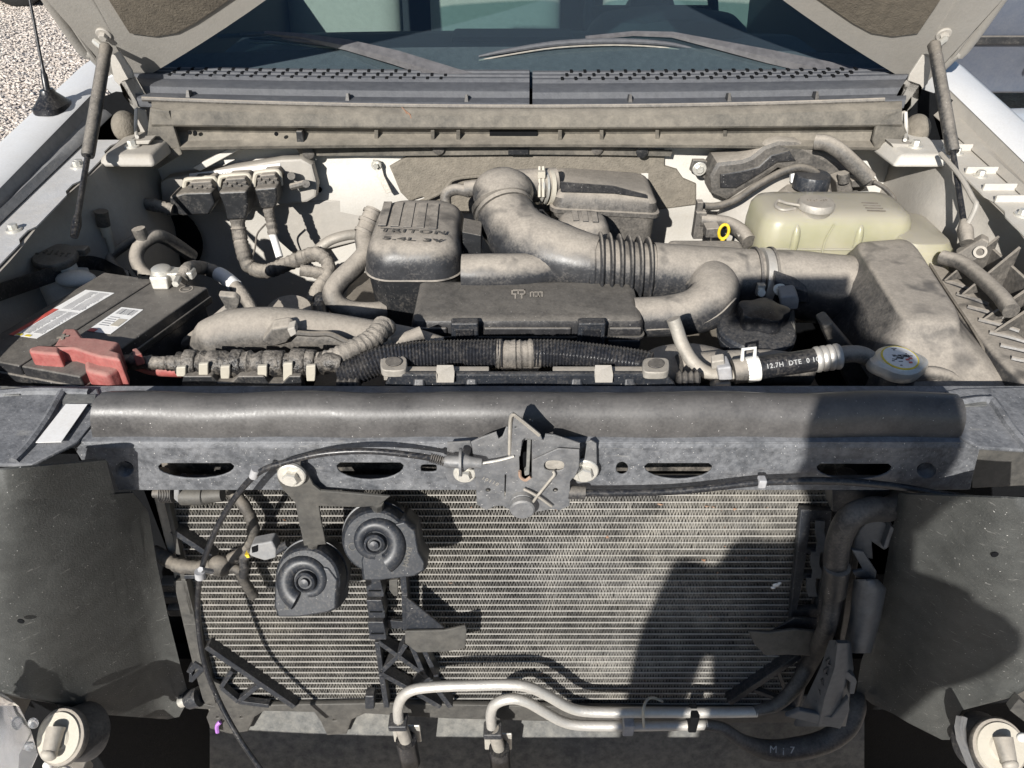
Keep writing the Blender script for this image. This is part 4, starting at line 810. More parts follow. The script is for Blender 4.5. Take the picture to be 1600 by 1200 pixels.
b = MB(); b.tube([PY(1006, 1136, YA - .012), PY(1005, 1112, YA - .016), PY(1010, 1095, YA), PY(1020, 1090, YA + .01), PY(1035, 1096, YA + .02)], .0022, 6); b.build('zip_tie', 'cream', l1)
h1 = thing('cooler_hose', 'shaded black hose rising beside the condenser and bending over behind the beam', 'hose')
b = MB(); b.tube([PY(1178, 1112, YA), PY(1215, 1100, YA + .01), PY(1245, 1070, YA + .03), PY(1268, 1030, YA + .05), PY(1290, 985, .69), PY(1302, 930, .70), PY(1306, 880, .70), PY(1312, 840, .70), PY(1330, 808, .70), PY(1360, 796, .71), PY(1390, 795, .72), PY(1404, 782, .74), PY(1405, 768, .76)], [.0085, .010, .012, .013, .013, .013, .016, .0165, .0165, .0165, .0165, .0165, .0165], 18); b.build('hose', 'rubber', h1)
b = MB(); b.tube([PY(1302, 925, .695), PY(1308, 885, .695)], .0175, 18, sm=0); b.build('sleeve', 'plastic', h1)
h2 = thing('cooler_hose', 'shaded black hose sweeping under the perforated bracket with printed marks', 'hose')
b = MB(); b.tube([PY(1100, 1132, YA - .002), PY(1130, 1138, YA - .004), PY(1160, 1158, YA - .01), PY(1200, 1172, YA - .01), PY(1245, 1170, YA - .01), PY(1290, 1158, YA - .0), PY(1322, 1135, YA + .01), PY(1335, 1105, YA + .03), PY(1332, 1085, YA + .06)], [.0085, .009, .011, .0165, .018, .018, .018, .018, .018], 18); b.build('hose', 'rubber', h2)
me = text_mesh('M ¡ 7', .016, .0006, 1.2); p = PY(1222, 1172, YA - .032); me.transform(frame(p, (1, 0, -.05), (0, -.8, .6))); finish('printed_marks', me, 'print_white', h2, smooth=False)

# ================================================================== right hand brackets
rb = thing('perforated_bracket', 'shaded grey plastic bracket with rows of hexagonal bosses under the curved plate', 'bracket')
rows = [[PY(1302 + (x - 1302) * 1, y, Y) for x, Y in zip(xx, (.66, .64, .645, .67))] for y, xx in ((1000, (1296, 1305, 1318, 1326)), (1040, (1283, 1300, 1320, 1330)), (1085, (1262, 1285, 1310, 1324)), (1110, (1250, 1280, 1308, 1322)), (1130, (1240, 1275, 1305, 1318)))]
b = MB(); b.sheet(rows, .006); b.build('body', 'grey_part', rb, angle=50)
for k, (x, y) in enumerate(((1297, 1032), (1311, 1038), (1293, 1047), (1308, 1053), (1289, 1063), (1304, 1069), (1286, 1078), (1301, 1085), (1281, 1094))):
    b = MB(); b.lathe([(.0075, 0), (.0075, .004), (.005, .004), (.005, 0)], PY(x, y, .646), (0, -1, .3), 6, cap=False); b.build('boss', 'plastic_clean', rb)
plate('foot', [[(1232, 1120), (1250, 1112), (1300, 1122), (1324, 1095), (1326, 1110), (1312, 1138), (1285, 1132)]], lambda x, y: PY(x, y, .635), (0, -1, 0), .008, 'grey_part', rb, bevel=.002)
plate('clip_ear', [[(1318, 1046), (1336, 1060), (1338, 1066), (1334, 1084), (1328, 1084), (1330, 1066), (1316, 1056)]], lambda x, y: PY(x, y, .64), (0, -1, 0), .01, 'grey_part', rb)
cp_ = thing('curved_plate', 'shaded curved grey steel plate standing beside the right liner', 'plate')
rows = [[PY(x, y, Y) for x, Y in zip(xx, (.70, .675, .668, .668, .675, .70))] for y, xx in ((905, (1334, 1342, 1352, 1362, 1368, 1372)), (918, (1332, 1342, 1354, 1370, 1380, 1384)), (960, (1328, 1338, 1350, 1362, 1372, 1376)), (1000, (1320, 1330, 1342, 1353, 1361, 1366)), (1018, (1318, 1328, 1340, 1350, 1357, 1360)))]
b = MB(); b.sheet(rows, .003); b.build('plate', 'grey_part', cp_, angle=60)
plate('fold', [[(1335, 862), (1348, 864), (1368, 895), (1366, 906), (1340, 902), (1336, 896), (1352, 892)]], lambda x, y: PY(x, y, .69), (0, -1, 0), .006, 'grey_part', cp_, bevel=.002)
plate('upper_web', [[(1345, 830), (1362, 812), (1375, 815), (1398, 828), (1395, 850), (1382, 858), (1360, 843), (1362, 872), (1336, 866), (1338, 845)]], lambda x, y: PY(x, y, .715), (0, -1, 0), .006, 'grey_part', cp_, bevel=.002)
b = MB(); b.prism([PY(x, y, .705) for x, y in ((1392, 822), (1398, 826), (1386, 858), (1380, 856))], (0, .04, 0)); b.build('flange', 'grey_part', cp_, bev=.001)
b = MB(); b.prism([PY(x, y, .74) for x, y in ((1300, 765), (1390, 765), (1390, 785), (1330, 800), (1300, 800))], (0, .03, 0)); b.build('backing', 'plastic_clean', cp_, bev=.002)
b = MB(); b.prism([PY(x, y, .735) for x, y in ((1332, 862), (1344, 862), (1322, 1010), (1310, 1010))], (0, .02, 0)); b.build('rail', 'plastic', cp_, bev=.002)

# ================================================================== liners
def liner(name, label, rows_px, yf, holes_px=()):
    t = thing('splash_liner', label, 'liner', None)
    n = 16; rows = []
    for i, (a, c) in enumerate(rows_px):
        r = []
        for j in range(n + 1):
            u = j / n; px = a[0] + (c[0] - a[0]) * u; py = a[1] + (c[1] - a[1]) * u
            r.append(PY(px, py, yf(px, py) + .003 * math.sin(px * .045 + py * .02) + .002 * math.sin(py * .05)))
        rows.append(r)
    b = MB(); b.sheet(rows, -.003); b.build('sheet', 'liner', t, angle=70)
    for px, py in holes_px:
        b = MB(); b.lathe([(.0042, 0), (.0042, .001), (0, .001)], PY(px, py, yf(px, py) - .004), (0, -1, 0), 12); b.build('hole', 'black', t)
    return t
yl = lambda px, py: .600 + .15 * min(1, max(0, px / 250)) ** 1.5 - .02 * (py - 740) / 350
ll = liner('l', 'black scuffed rubber splash liner below the beam end with the white sticker', [((-40, 738), (166, 719)), ((-40, 775), (183, 786)), ((-40, 787), (208, 770)), ((-40, 830), (232, 800)), ((-40, 900), (245, 880)), ((-40, 960), (262, 960)), ((-40, 1030), (282, 1040)), ((-20, 1082), (296, 1090)), ((88, 1100), (280, 1120)), ((96, 1112), (262, 1124))], yl, ((33, 970),))
yr = lambda px, py: .600 + .14 * min(1, max(0, (1600 - px) / 240)) ** 1.5 - .02 * (py - 790) / 330
rl = liner('r', 'black scuffed rubber splash liner below the beam end beside the perforated bracket', [((1404, 772), (1660, 782)), ((1400, 800), (1660, 815)), ((1390, 850), (1660, 850)), ((1378, 920), (1660, 920)), ((1362, 985), (1660, 985)), ((1345, 1035), (1660, 1040)), ((1338, 1080), (1600, 1080)), ((1362, 1100), (1580, 1090)), ((1395, 1115), (1503, 1110)), ((1420, 1130), (1492, 1130)), ((1472, 1156), (1484, 1156))], yr, ((1554, 866),))
# inner shadow boxes beside the condenser so no daylight shows
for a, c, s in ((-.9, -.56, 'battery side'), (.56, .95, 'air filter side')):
    b = MB(); b.box(((a + c) / 2, .86, .62), (abs(c - a), .02, .62)); tag(b.build('backdrop', 'black'), 'dark baffle added for shade behind the splash liner on the ' + s, 'backdrop')
lp = thing('air_deflector', 'dark lower air deflector panel with a sunlit dusty top edge', 'panel')
b = MB(); b.sheet([[PY(x, y, Y) for x in range(329, 1360, 85)] for y, Y in ((1085, .745), (1108, .742), (1150, .72), (1200, .70), (1320, .68))], .004); b.build('panel', 'panel_dusty', lp, angle=50)
b = MB(); b.box((X0, .80, .12), (2.1, .03, .70)); tag(b.build('blocker', 'black'), 'black crossmember added to darken the gap behind the lower air deflector', 'beam')  # added black box keeps the gap dark and hides the lit ground
# bumper below the frame edge
bp = thing('front_bumper', 'wide silver front bumper with a black step pad just below the picture edge', 'bumper')
rows = [[Vector((X0 + x, .24 + .12 * (abs(x) / .95) ** 3 + dy, z)) for x in [-1 + .1 * k for k in range(21)]] for dy, z in ((.17, .505), (.06, .502), (.0, .49), (-.03, .44), (-.03, .30), (.02, .24))]
b = MB(); b.sheet(rows, -.004); b.build('shell', 'silver_paint', bp, angle=50)
b = MB(); b.sheet([[v + Vector((0, .01, .004)) for v in rows[0]], [v + Vector((0, .01, .004)) for v in rows[1]]], -.006); b.build('step_pad', 'rubber', bp)
# headlamp corner and mounting studs
hl = thing('headlamp', 'clear headlamp lens corner with chrome reflector', 'headlamp')
b = MB(); b.sheet([[PY(x, y, Y) for x, Y in zip((xa, (xa + xb) / 2, xb), (.525, .54, .57))] for y, xa, xb in ((1080, -60, 2), (1104, -60, 30), (1140, -60, 48), (1175, -60, 58), (1215, -60, 40), (1260, -60, 30))], .004); b.build('lens', 'lens', hl, angle=70)
b = MB(); b.sheet([[PY(x, y, Y) for x, Y in zip((xa, (xa + xb) / 2, xb), (.56, .58, .575))] for y, xa, xb in ((1085, -60, -6), (1110, -60, 12), (1150, -60, 30), (1190, -60, 30), (1260, -60, 20))], .003); b.build('reflector', 'chrome', hl, angle=70)
for x, y in ((23, 1132), (46, 1166), (52, 1130)):
    b = MB(); b.ell(PY(x, y, .562), (.006, .006, .009)); b.build('lens_boss', 'lens', hl)
for s, cx, cy, lab in ((-1, 93, 1152, 'round cream headlamp stop pad beside the clear headlamp lens'), (1, 1563, 1168, 'round cream headlamp stop pad inside the grey curved bracket')):
    t = thing('stop_pad', lab, 'pad'); c = PY(cx, cy, .575); ax = Vector((-s * -.10 - .1, -.62, .78)).normalized(); m = mpp(c)
    b = MB(); b.lathe([(0, -.012), (42 * m, -.012), (44 * m, -.006), (42 * m, -.001), (39 * m, 0), (0, 0)], c, ax, 44); b.build('rubber_disc', 'dusty', t)
    b = MB(); b.lathe([(0, 0), (38 * m, 0), (37 * m, .003), (20 * m, .0035), (17 * m, .006), (0, .006)], c, ax, 44); b.build('face', 'cream', t)
    q = c + ax * .004 + Vector((0, -.0, 0)); dn = Vector((-.02, -.75, .1)).normalized()
    b = MB(); b.tube([q + Vector((0, .008, .014)), q + dn * .022 + Vector((0, 0, -.004))], [14 * m, 11 * m], 16, sm=0); b.build('stem', 'alu_dusty', t)
    b = MB(); b.ell(q + dn * .024 + Vector((0, 0, -.004)), (12 * m, 8 * m, 12 * m)); b.build('stem_end', 'alu_dusty', t)
    b = MB(); b.lathe([(0, -.05), (46 * m, -.05), (40 * m, -.022), (36 * m, -.016), (0, -.016)], c, ax, 36); b.build('cup', 'rubber', t)
    for dx, dy in ((-18, 44), (10, 52)) if s < 0 else ((34, -16), (-16, 44)):
        b = MB(); b.ell(PY(cx + dx, cy + dy, .56), (.007, .006, .007)); b.build('nut', 'white_plastic', t)
    b = MB(); b.box(PY(cx + s * -8, cy + 62, .585), (.06, .05, .025)); b.build('base', 'alu_dusty', t, bev=.003)
cbk = thing('curved_bracket', 'grey curved steel bracket around the right headlamp stop pad', 'bracket')
rows = [[PY(x, y, .575), PY(x + 9, y + 1, .565), PY(x + 14, y + 3, .60)] for x, y in ((1494, 1118), (1491, 1135), (1494, 1155), (1504, 1180), (1516, 1210), (1530, 1250))]
b = MB(); b.sheet(rows, .003); b.build('plate', 'ledge', cbk, angle=50)
b = MB(); b.prism([PY(x, y, .57) for x, y in ((1578, 1110), (1592, 1092), (1612, 1110), (1604, 1130))], (0, .01, 0)); b.build('tab', 'bracket', cbk)
mat('letter', (.05, .048, .045), .6, dust=.1, con=.5, bump=0)
# ================================================================== engine bay
def PS(lst, Y=None): return [PY(q[0], q[1], q[2] if len(q) > 2 else Y) for q in lst]
def rbox(cx, cy, w, d, r, secs, n=5, dome=0):            # secs: (z, inset) ; rounded box lofted upwards
    b = MB(); rings = []
    for z, i in secs: rings.append([Vector((cx + x, cy + y, z)) for x, y in rr(w - 2 * i, d - 2 * i, max(r - i * .5, .003), n)])
    b.loft(rings); return b
# hidden bulk that closes the view downwards
b = MB(); b.box((.05, 1.24, .60), (.80, .50, .50)); tag(b.build('engine_block', 'dusty_dark', bev=.03), 'dark grimy engine block down below the intake ducts', 'engine')
b = MB(); b.box((.02, .90, .62), (1.1, .05, .66)); sh = thing('fan_shroud', 'black fan shroud top rail with pale clips behind the beam', 'shroud'); b.build('shroud_body', 'black', sh, bev=.01)
b = MB(); b.box((-.62, 1.18, .62), (.34, .55, .16)); tag(b.build('battery_tray', 'black', bev=.01), 'black tray under the battery', 'tray')
b = MB(); b.box((.66, 1.1, .70), (.34, .5, .2)); tag(b.build('filter_tray', 'black', bev=.01), 'black tray under the air filter housing', 'tray')
# ---- shroud rail
Pr = lambda x, y: PY(x, y, .846)
plate('top_rail', [[(612, 587), (1036, 587), (1050, 600), (1062, 622), (600, 622), (606, 600)]], Pr, (0, -1, 0), .008, 'plastic_clean', sh, bevel=.003)
for x in (655, 737, 901, 984):
    b = MB(); b.hexa([Pr(x - 12, 612) + Vector((0, -.012, 0)), Pr(x + 12, 612) + Vector((0, -.012, 0)), Pr(x + 12, 612), Pr(x - 12, 612)], [Pr(x - 9, 591), Pr(x + 9, 591), Pr(x + 9, 590) + Vector((0, .01, 0)), Pr(x - 9, 590) + Vector((0, .01, 0))]); b.build('bump', 'plastic_clean', sh, bev=.004)
for a, c, tx in ((620, 764, 696), (864, 1012, 944)):
    b = MB(); b.prism([PY(a, 580, .858), PY(c, 580, .858), PY(c, 587, .852), PY(a, 587, .852)], (0, .012, .0)); b.build('pale_rail', 'alu_dusty', sh, bev=.001)
    b = MB(); b.prism([PY(tx - 14, 576, .852), PY(tx + 12, 576, .852), PY(tx + 14, 586, .84), PY(tx + 13, 598, .838), PY(tx - 14, 598, .838), PY(tx - 15, 586, .84)], (0, .006, .002)); b.build('clip', 'tan_paint', sh, bev=.002)
for x, y in ((615, 567), (1025, 570)):
    fr_ = [PZ(px, py, 1.028) for px, py in oval(x, y, 21, 12, 20, 4)]
    b = MB(); b.prism(fr_, (0, 0, -.012)); g_ = b.build('isolator', 'alu_dusty', sh, bev=.002)
    b = MB(); b.prism([PZ(px, py, 1.0285) for px, py in oval(x, y - 1, 13, 7, 20)], (0, 0, .002)); b.build('rubber_plug', 'rubber', g_, bev=.0005)
    b = MB(); b.box(PZ(x, y + 10, 1.006), (.028, .01, .03)); b.build('isolator_foot', 'alu_dusty', g_)

# ---- battery
bt_ = thing('car_battery', 'dusty black car battery with warning labels and a red terminal cover beside it', 'battery')
ZB = 1.018
A, B_, C_ = PZ(163, 424, ZB), PZ(326, 448, ZB), PZ(124, 590, ZB); D_ = A + C_ - B_
def bq(u, v, z=ZB): p = A + (B_ - A) * u + (D_ - A) * v; return Vector((p.x, p.y, z))
dz = Vector((0, 0, -1))
b = MB(); b.hexa([bq(u, v, ZB - .19) for u, v in ((.03, .97), (.97, .97), (.97, .03), (.03, .03))], [bq(u, v, ZB - .018) for u, v in ((.03, .97), (.97, .97), (.97, .03), (.03, .03))]); b.build('case', 'plastic_clean', bt_, bev=.004)
b = MB(); b.hexa([bq(u, v, ZB - .03) for u, v in ((-.005, 1.005), (1.005, 1.005), (1.005, -.005), (-.005, -.005))], [bq(u, v, ZB - .016) for u, v in ((-.005, 1.005), (1.005, 1.005), (1.005, -.005), (-.005, -.005))]); b.build('lid_rim', 'plastic', bt_, bev=.003)
for u0, u1 in ((.005, .494), (.506, .995)):
    b = MB(); b.hexa([bq(u, v, ZB - .02) for u, v in ((u0, .995), (u1, .995), (u1, .005), (u0, .005))], [bq(u, v) for u, v in ((u0, .995), (u1, .995), (u1, .005), (u0, .005))]); b.build('lid_half', 'fuse', bt_, bev=.003)
def flat(pts, z, m_, parent, name, th=.0004):
    b = MB(); b.prism([PZ(x, y, z) for x, y in pts], (0, 0, th)); return b.build(name, m_, parent, smooth=False)
def lerp2(q, u, v):
    a = [q[0][i] + (q[1][i] - q[0][i]) * u for i in (0, 1)]; c = [q[3][i] + (q[2][i] - q[3][i]) * u for i in (0, 1)]
    return tuple(a[i] + (c[i] - a[i]) * v for i in (0, 1))
q1 = ((134, 453), (179, 458), (58, 529), (14, 523))       # rear-left, rear-right, front-right, front-left
l_ = flat(q1, ZB + .0004, 'label_white', bt_, 'warning_label')
flat([lerp2(q1, 0, .42), lerp2(q1, .17, .42), lerp2(q1, .17, 1), lerp2(q1, 0, 1)], ZB + .0012, 'label_red', l_, 'red_band')
pr = MB(); rp = random.Random(2)
for a, c, v0_, v1_ in ((.22, .5, .03, .40), (.55, .93, .03, .40), (.22, .55, .45, .93), (.6, .93, .45, .9)):
    k = v0_
    while k < v1_:
        e = a + (c - a) * rp.uniform(.75, 1); pr.prism([PZ(*lerp2(q1, uu, vv), ZB + .0012) for uu, vv in ((a, k), (e, k), (e, k + .011), (a, k + .011))], (0, 0, .0003)); k += .021
pr.build('print_lines', 'label_grey', l_, smooth=False)
pr = MB()
for uu in (.2, .5): pr.prism([PZ(*lerp2(q1, x, y), ZB + .0014) for x, y in ((uu, .95), (uu + .18, .95), (uu + .18, .985), (uu, .985))], (0, 0, .0003))
pr.build('yellow_mark', 'label_yellow', l_, smooth=False)
q2 = ((190, 480), (224, 484), (173, 522), (136, 517))
l_ = flat(q2, ZB + .0004, 'label_white', bt_, 'product_label')
pr = MB()
for k in range(22):
    if k % 2 == 0 or k % 5 == 0: pr.prism([PZ(*lerp2(q2, x, y), ZB + .0012) for x, y in ((.12 + k * .035, .05), (.135 + k * .035, .05), (.135 + k * .035, .26), (.12 + k * .035, .26))], (0, 0, .0003))
for k in range(5): pr.prism([PZ(*lerp2(q2, x, y), ZB + .0012) for x, y in ((.1, .38 + k * .08), (.5 - .05 * (k % 2), .38 + k * .08), (.5 - .05 * (k % 2), .41 + k * .08), (.1, .41 + k * .08))], (0, 0, .0003))
pr.build('bar_code', 'label_grey', l_, smooth=False)
pr = MB(); pr.prism([PZ(*lerp2(q2, x, y), ZB + .0012) for x, y in ((.0, .88), (.3, .88), (.3, 1), (.0, 1))], (0, 0, .0003)); pr.build('red_mark', 'label_red', l_, smooth=False)
flat([lerp2(q2, .55, .42), lerp2(q2, .9, .42), lerp2(q2, .9, .7), lerp2(q2, .55, .7)], ZB + .0011, 'cream', l_, 'tan_box')
b = MB(); b.lathe([(.011, 0), (.011, .0008), (.009, .0008), (.009, 0)], PZ(291, 452, ZB), (0, 0, 1), 20, cap=False); b.box(PZ(291, 452, ZB + .0004), (.01, .002, .0008)); b.build('minus_mark', 'dusty', bt_)
for u in (.16, .24):
    b = MB(); b.box(bq(.32 + u * .4, .008, ZB + .002), (.012, .006, .005)); b.build('lid_clip', 'black', bt_)
# terminal clamp and ground cable
tc = thing('battery_clamp', 'grey metal clamp on the bare battery post with a taped ground cable', 'clamp')
q = PZ(258, 443, ZB)
b = MB(); b.hexa([q + Vector(v) for v in ((-.012, -.022, 0), (.014, -.022, 0), (.014, .018, 0), (-.012, .018, 0))], [q + Vector(v) for v in ((-.014, -.02, .022), (.016, -.02, .022), (.016, .02, .022), (-.014, .02, .022))]); b.build('jaw', 'zinc', tc, bev=.003)
b = MB(); b.lathe([(0, .02), (.016, .02), (.015, .028), (.012, .030), (0, .030)], q, (0, 0, 1), 24); b.build('post_top', 'zinc', tc)
b = MB(); b.hexa([q + Vector(v) for v in ((.012, -.012, .008), (.05, -.004, .008), (.05, .016, .008), (.012, .014, .008))], [q + Vector(v) for v in ((.012, -.012, .024), (.05, -.004, .022), (.05, .016, .022), (.012, .014, .024))]); b.build('bolt_arm', 'zinc', tc, bev=.003)
bolt(q + Vector((.03, -.012, .016)), (.1, -1, 0), .006, .02, 'zinc', tc, washer=False)
cab_ = [PZ(283, 437, 1.03), PZ(296, 420, 1.033), PY(318, 419, 1.22), PY(345, 430, 1.2), PY(368, 448, 1.17), PY(386, 470, 1.14), PY(396, 490, 1.12), PY(402, 510, 1.1)]
taped(cab_, .0115, 'loom_dusty', tc, name='ground_cable', step=.004)
S_ = spline(cab_, 8); b = MB(); b.tube(S_[23:33], .0130, 14, sm=0); wl = b.build('cable_sleeve', 'label_white', tc)
# red cover
rc = thing('terminal_cover', 'red rubber terminal cover on the battery post with a moulded plus sign', 'cover')
def rp_(pts, z0, z1, name, bev=.006, m_='red', par=None):
    b = MB(); b.prism([PZ(x, y, z1) for x, y in pts], (0, 0, z0 - z1)); return b.build(name, m_, par or rc, bev=bev, seg=3)
rp_([(44, 543), (62, 538), (84, 539), (100, 512), (119, 512), (129, 526), (150, 527), (187, 533), (175, 546), (188, 550), (188, 562), (150, 556), (112, 544), (93, 544), (93, 553), (62, 551), (45, 549)], ZB - .026, ZB + .022, 'shell', .008)
rp_([(64, 549), (90, 551), (92, 560), (66, 558)], ZB - .034, ZB + .014, 'front_box', .008)
rp_([(130, 560), (186, 566), (187, 574), (166, 586), (132, 578)], ZB - .050, ZB + .006, 'skirt', .008)
me = text_mesh('+', .03, .001, 1, .0006); me.transform(frame(PZ(98, 527, ZB + .0226), (1, .35, 0), (0, 0, 1))); finish('plus_mark', me, 'engrave', rc, smooth=False)
rp_([(206, 545), (214, 543), (222, 552), (208, 556)], ZB - .01, ZB + .008, 'strap', .002)
b = MB(); b.tube([PY(205, 566, .915), PY(240, 577, .91), PY(285, 580, .90)], .009, 10); b.build('red_cable', 'red', rc)
me = text_mesh('SCI', .020, .0006, 1, .0005); p_ = bq(1.002, .88, ZB - .058); dr_ = (B_ - C_).normalized(); me.transform(frame(p_, dr_, (B_ - A).normalized())); finish('case_mark', me, 'print_white', bt_, smooth=False)
# battery hold down strap and washer bottle
b = MB(); sp = spline([PX(-20, 462, -.80), PX(40, 442, -.79), PX(90, 425, -.775), PX(130, 410, -.76), PX(160, 412, -.74), PX(185, 424, -.70), PX(203, 432, -.665)], 5)
b.sheet([[p + Vector((0, 0, .012)), p + Vector((0, -.004, -.014))] for p in sp], .003); tag(b.build('wiring_channel', 'rubber_clean', angle=60), 'flat black wiring channel curving along the back edge of the battery', 'channel')
wr = thing('washer_reservoir', 'washer fluid filler neck with a dusty grey snap cap by the fender', 'reservoir')
c = PY(89, 408, 1.20); m = mpp(c)
b = MB(); b.lathe([(0, 0), (31 * m, 0), (33 * m, .004), (33 * m, .010), (30 * m, .014), (0, .015)], c, (.05, -.1, 1), 36); cpw = b.build('cap', 'dusty', wr)
me = worn_marks(6, .016, .002, 4); me.transform(frame(c + Vector((0, -.001, .016)), (1, 0, 0), (.05, -.1, 1))); finish('raised_letters', me, 'insulation', cpw, smooth=False)
b = MB(); b.box(c + Vector((.03, .025, .008)), (.03, .02, .012)); b.build('cap_tab', 'dusty', cpw, bev=.003)
b = MB(); b.lathe([(0, -.10), (40 * m, -.10), (38 * m, -.03), (25 * m, -.02), (24 * m, .0), (0, 0)], c, (.05, -.1, 1), 30); b.build('neck', 'white_plastic', wr)
b = MB(); b.ell(PY(118, 436, 1.17), (.035, .02, .014)); b.build('shoulder', 'white_plastic', wr)
# clutter behind the battery: service ports, pipes
ap = thing('service_port_pipe', 'tan refrigerant pipe with a tall capped service port by the fender wall', 'pipe')
b = MB(); b.tube(PS([(158, 330, 1.30), (162, 352, 1.30)]), .0115, 14, sm=0); b.build('cap', 'dusty_dark', ap)
b = MB(); b.tube(PS([(163, 352, 1.3), (168, 368, 1.3), (169, 368, 1.3), (177, 396, 1.3)]), [.0095, .009, .0065, .006], 12, sm=0); b.build('stem', 'cream', ap)
b = MB(); b.tube(PS([(215, 371, 1.32), (195, 384, 1.31), (176, 398, 1.30), (173, 408, 1.29), (182, 420, 1.28), (195, 432, 1.27)]), .0085, 12); b.build('pipe', 'dusty', ap)
ap = thing('service_port_pipe', 'thick bent grey refrigerant pipe with a short ribbed cap behind the battery', 'pipe')
b = MB(); b.tube(PS([(216, 357, 1.27), (224, 376, 1.27)]), .012, 10, sm=0); b.build('cap', 'dusty', ap)
b = MB(); b.tube(PS([(223, 376, 1.27), (225, 384, 1.27)]), .0085, 10, sm=0); b.build('collar', 'cream', ap)
b = MB(); b.tube(PS([(240, 438, 1.2), (222, 424, 1.22), (213, 405, 1.24), (218, 386, 1.26), (235, 372, 1.28), (252, 370, 1.30), (275, 382, 1.33), (300, 400, 1.36)]), .0125, 14); b.build('pipe', 'dusty', ap)
def corr(pts, r, m_, parent=None, name='corrugated_tube', pitch_=.004, amp=.12, n=14):
    P_ = resample(spline(pts, 8), pitch_ / 2); b = MB(); N_ = len(P_); b.tube(P_, lambda t_: r * (1 + amp * (1 if int(t_ * (N_ - 1) + .5) % 2 else -1)), n, sm=0); return b.build(name, m_, parent, angle=60)
ct = corr(PS([(172, 330, 1.40), (178, 370, 1.38), (184, 410, 1.34), (190, 440, 1.3)]), .017, 'rubber_clean', None, 'corrugated_hose', .006); tag(ct, 'black corrugated hose standing behind the capped service port', 'hose')
b = MB(); b.tube(PS([(148, 330, 1.42), (150, 370, 1.40), (152, 420, 1.38)]), .012, 10); tag(b.build('drain_pipe', 'dusty_dark'), 'grey upright pipe against the wheel house wall', 'pipe')

# ---- engine computer on the firewall
ec = thing('engine_computer', 'flat tan engine computer on the firewall with three large plugs', 'module')
YE = 1.515
eo = [(254, 288), (262, 282), (300, 276), (440, 253), (470, 252), (484, 260), (492, 290), (490, 306), (478, 313), (330, 330), (270, 334), (256, 320)]
plate('housing', [eo], lambda x, y: PY(x, y, YE), (0, -1, 0), .028, 'tan_paint', ec, bevel=.005)
b = MB(); b.prism([PY(x, y, YE - .001) for x, y in ((296, 271), (438, 255), (438, 262), (296, 277))], (0, -.0006, 0)); eb = b.build('label', 'label_white', ec)
me = worn_marks(13, .009, .0003, 6); me.transform(frame(PY(335, 271, YE - .002), (1, 0, .13), (0, -1, 0))); finish('printed_number', me, 'label_grey', eb, smooth=False)
for k, (x, y, w) in enumerate(((313, 292, 52), (367, 287, 50), (418, 281, 42))):
    c = PY(x, y, YE - .02); m = mpp(c)
    b = MB(); b.tube([PY(x - w / 2, y + 10, YE - .03), PY(x - w / 2 + 2, y - 6, YE - .03), PY(x - w / 2 + 8, y - 12, YE - .03), PY(x + w / 2 - 8, y - 14, YE - .03), PY(x + w / 2 - 2, y - 9, YE - .03), PY(x + w / 2, y + 8, YE - .03)], .0048, 8, sm=3); b.build('plug_lever', 'cream', ec)
    b = MB(); b.prism([PY(x + dx, y + dy, YE - .05) for dx, dy in ((-w / 2 + 4, 6), (-w / 2 + 10, -7), (w / 2 - 10, -9), (w / 2 - 3, 4), (w / 2 - 4, 10), (-w / 2 + 5, 12))], (0, .05, 0)); pg = b.build('plug', 'dusty', ec, bev=.003)
    for j in range(5):
        b = MB(); b.box(PY(x - w * .3 + j * w * .15, y + (j % 2) * 4 - 1, YE - .052), (.007, .006, .004)); b.build('plug_rib', 'dusty', pg)
b = MB(); b.prism([PY(x, y, YE - .07) for x, y in ((264, 308), (287, 301), (330, 300), (336, 320), (326, 336), (286, 338), (266, 334))], (0, .055, 0)); b.build('plug_shroud', 'plastic', ec, bev=.005)
b = MB(); b.prism([PY(x, y, YE - .075) for x, y in ((340, 300), (385, 298), (388, 322), (384, 343), (354, 345), (350, 325))], (0, .055, 0)); b.build('plug_shroud', 'plastic', ec, bev=.005)
b = MB(); b.prism([PY(x, y, YE - .07) for x, y in ((396, 295), (432, 292), (434, 310), (430, 325), (408, 328), (402, 312))], (0, .05, 0)); b.build('plug_shroud', 'plastic', ec, bev=.005)
for x, y in ((455, 275), (478, 287)):
    b = MB(); b.tube([PY(x, y, YE), PY(x, y, YE - .03)], .008, 10, sm=0); b.build('stud', 'dusty', ec)
b = MB(); b.tube([PY(455, 292, YE - .02), PY(478, 286, YE - .025)], .007, 8, sm=0); b.build('stud', 'dusty', ec)
eh = thing('engine_harness', 'thick taped wiring harness dropping from the computer plugs and crossing the firewall', 'harness')
taped(PS([(270, 328, 1.44), (248, 322, 1.44), (225, 318, 1.45), (200, 316, 1.46), (170, 325, 1.47), (150, 345, 1.47)]), .0125, 'loom_dusty', eh)
taped(PS([(371, 343, 1.44), (374, 365, 1.43), (380, 395, 1.41), (390, 416, 1.40), (415, 424, 1.39), (445, 414, 1.38), (475, 402, 1.37), (496, 397, 1.36), (512, 410, 1.35), (512, 430, 1.33), (498, 452, 1.31), (488, 475, 1.29), (495, 500, 1.27)]), .0145, 'loom_dusty', eh)
taped(PS([(419, 326, 1.445), (423, 345, 1.44), (427, 366, 1.43)]), .0105, 'loom_dusty', eh)
b = MB(); b.tube(PS([(426, 366, 1.43), (437, 402, 1.40)]), .0075, 10, sm=0); b.build('white_sleeve', 'label_white', eh)
b = MB(); b.tube(PS([(415, 350, 1.44), (402, 366, 1.44), (398, 390, 1.42), (390, 412, 1.40)]), .002, 6); b.build('thin_wire', 'dusty_dark', eh)
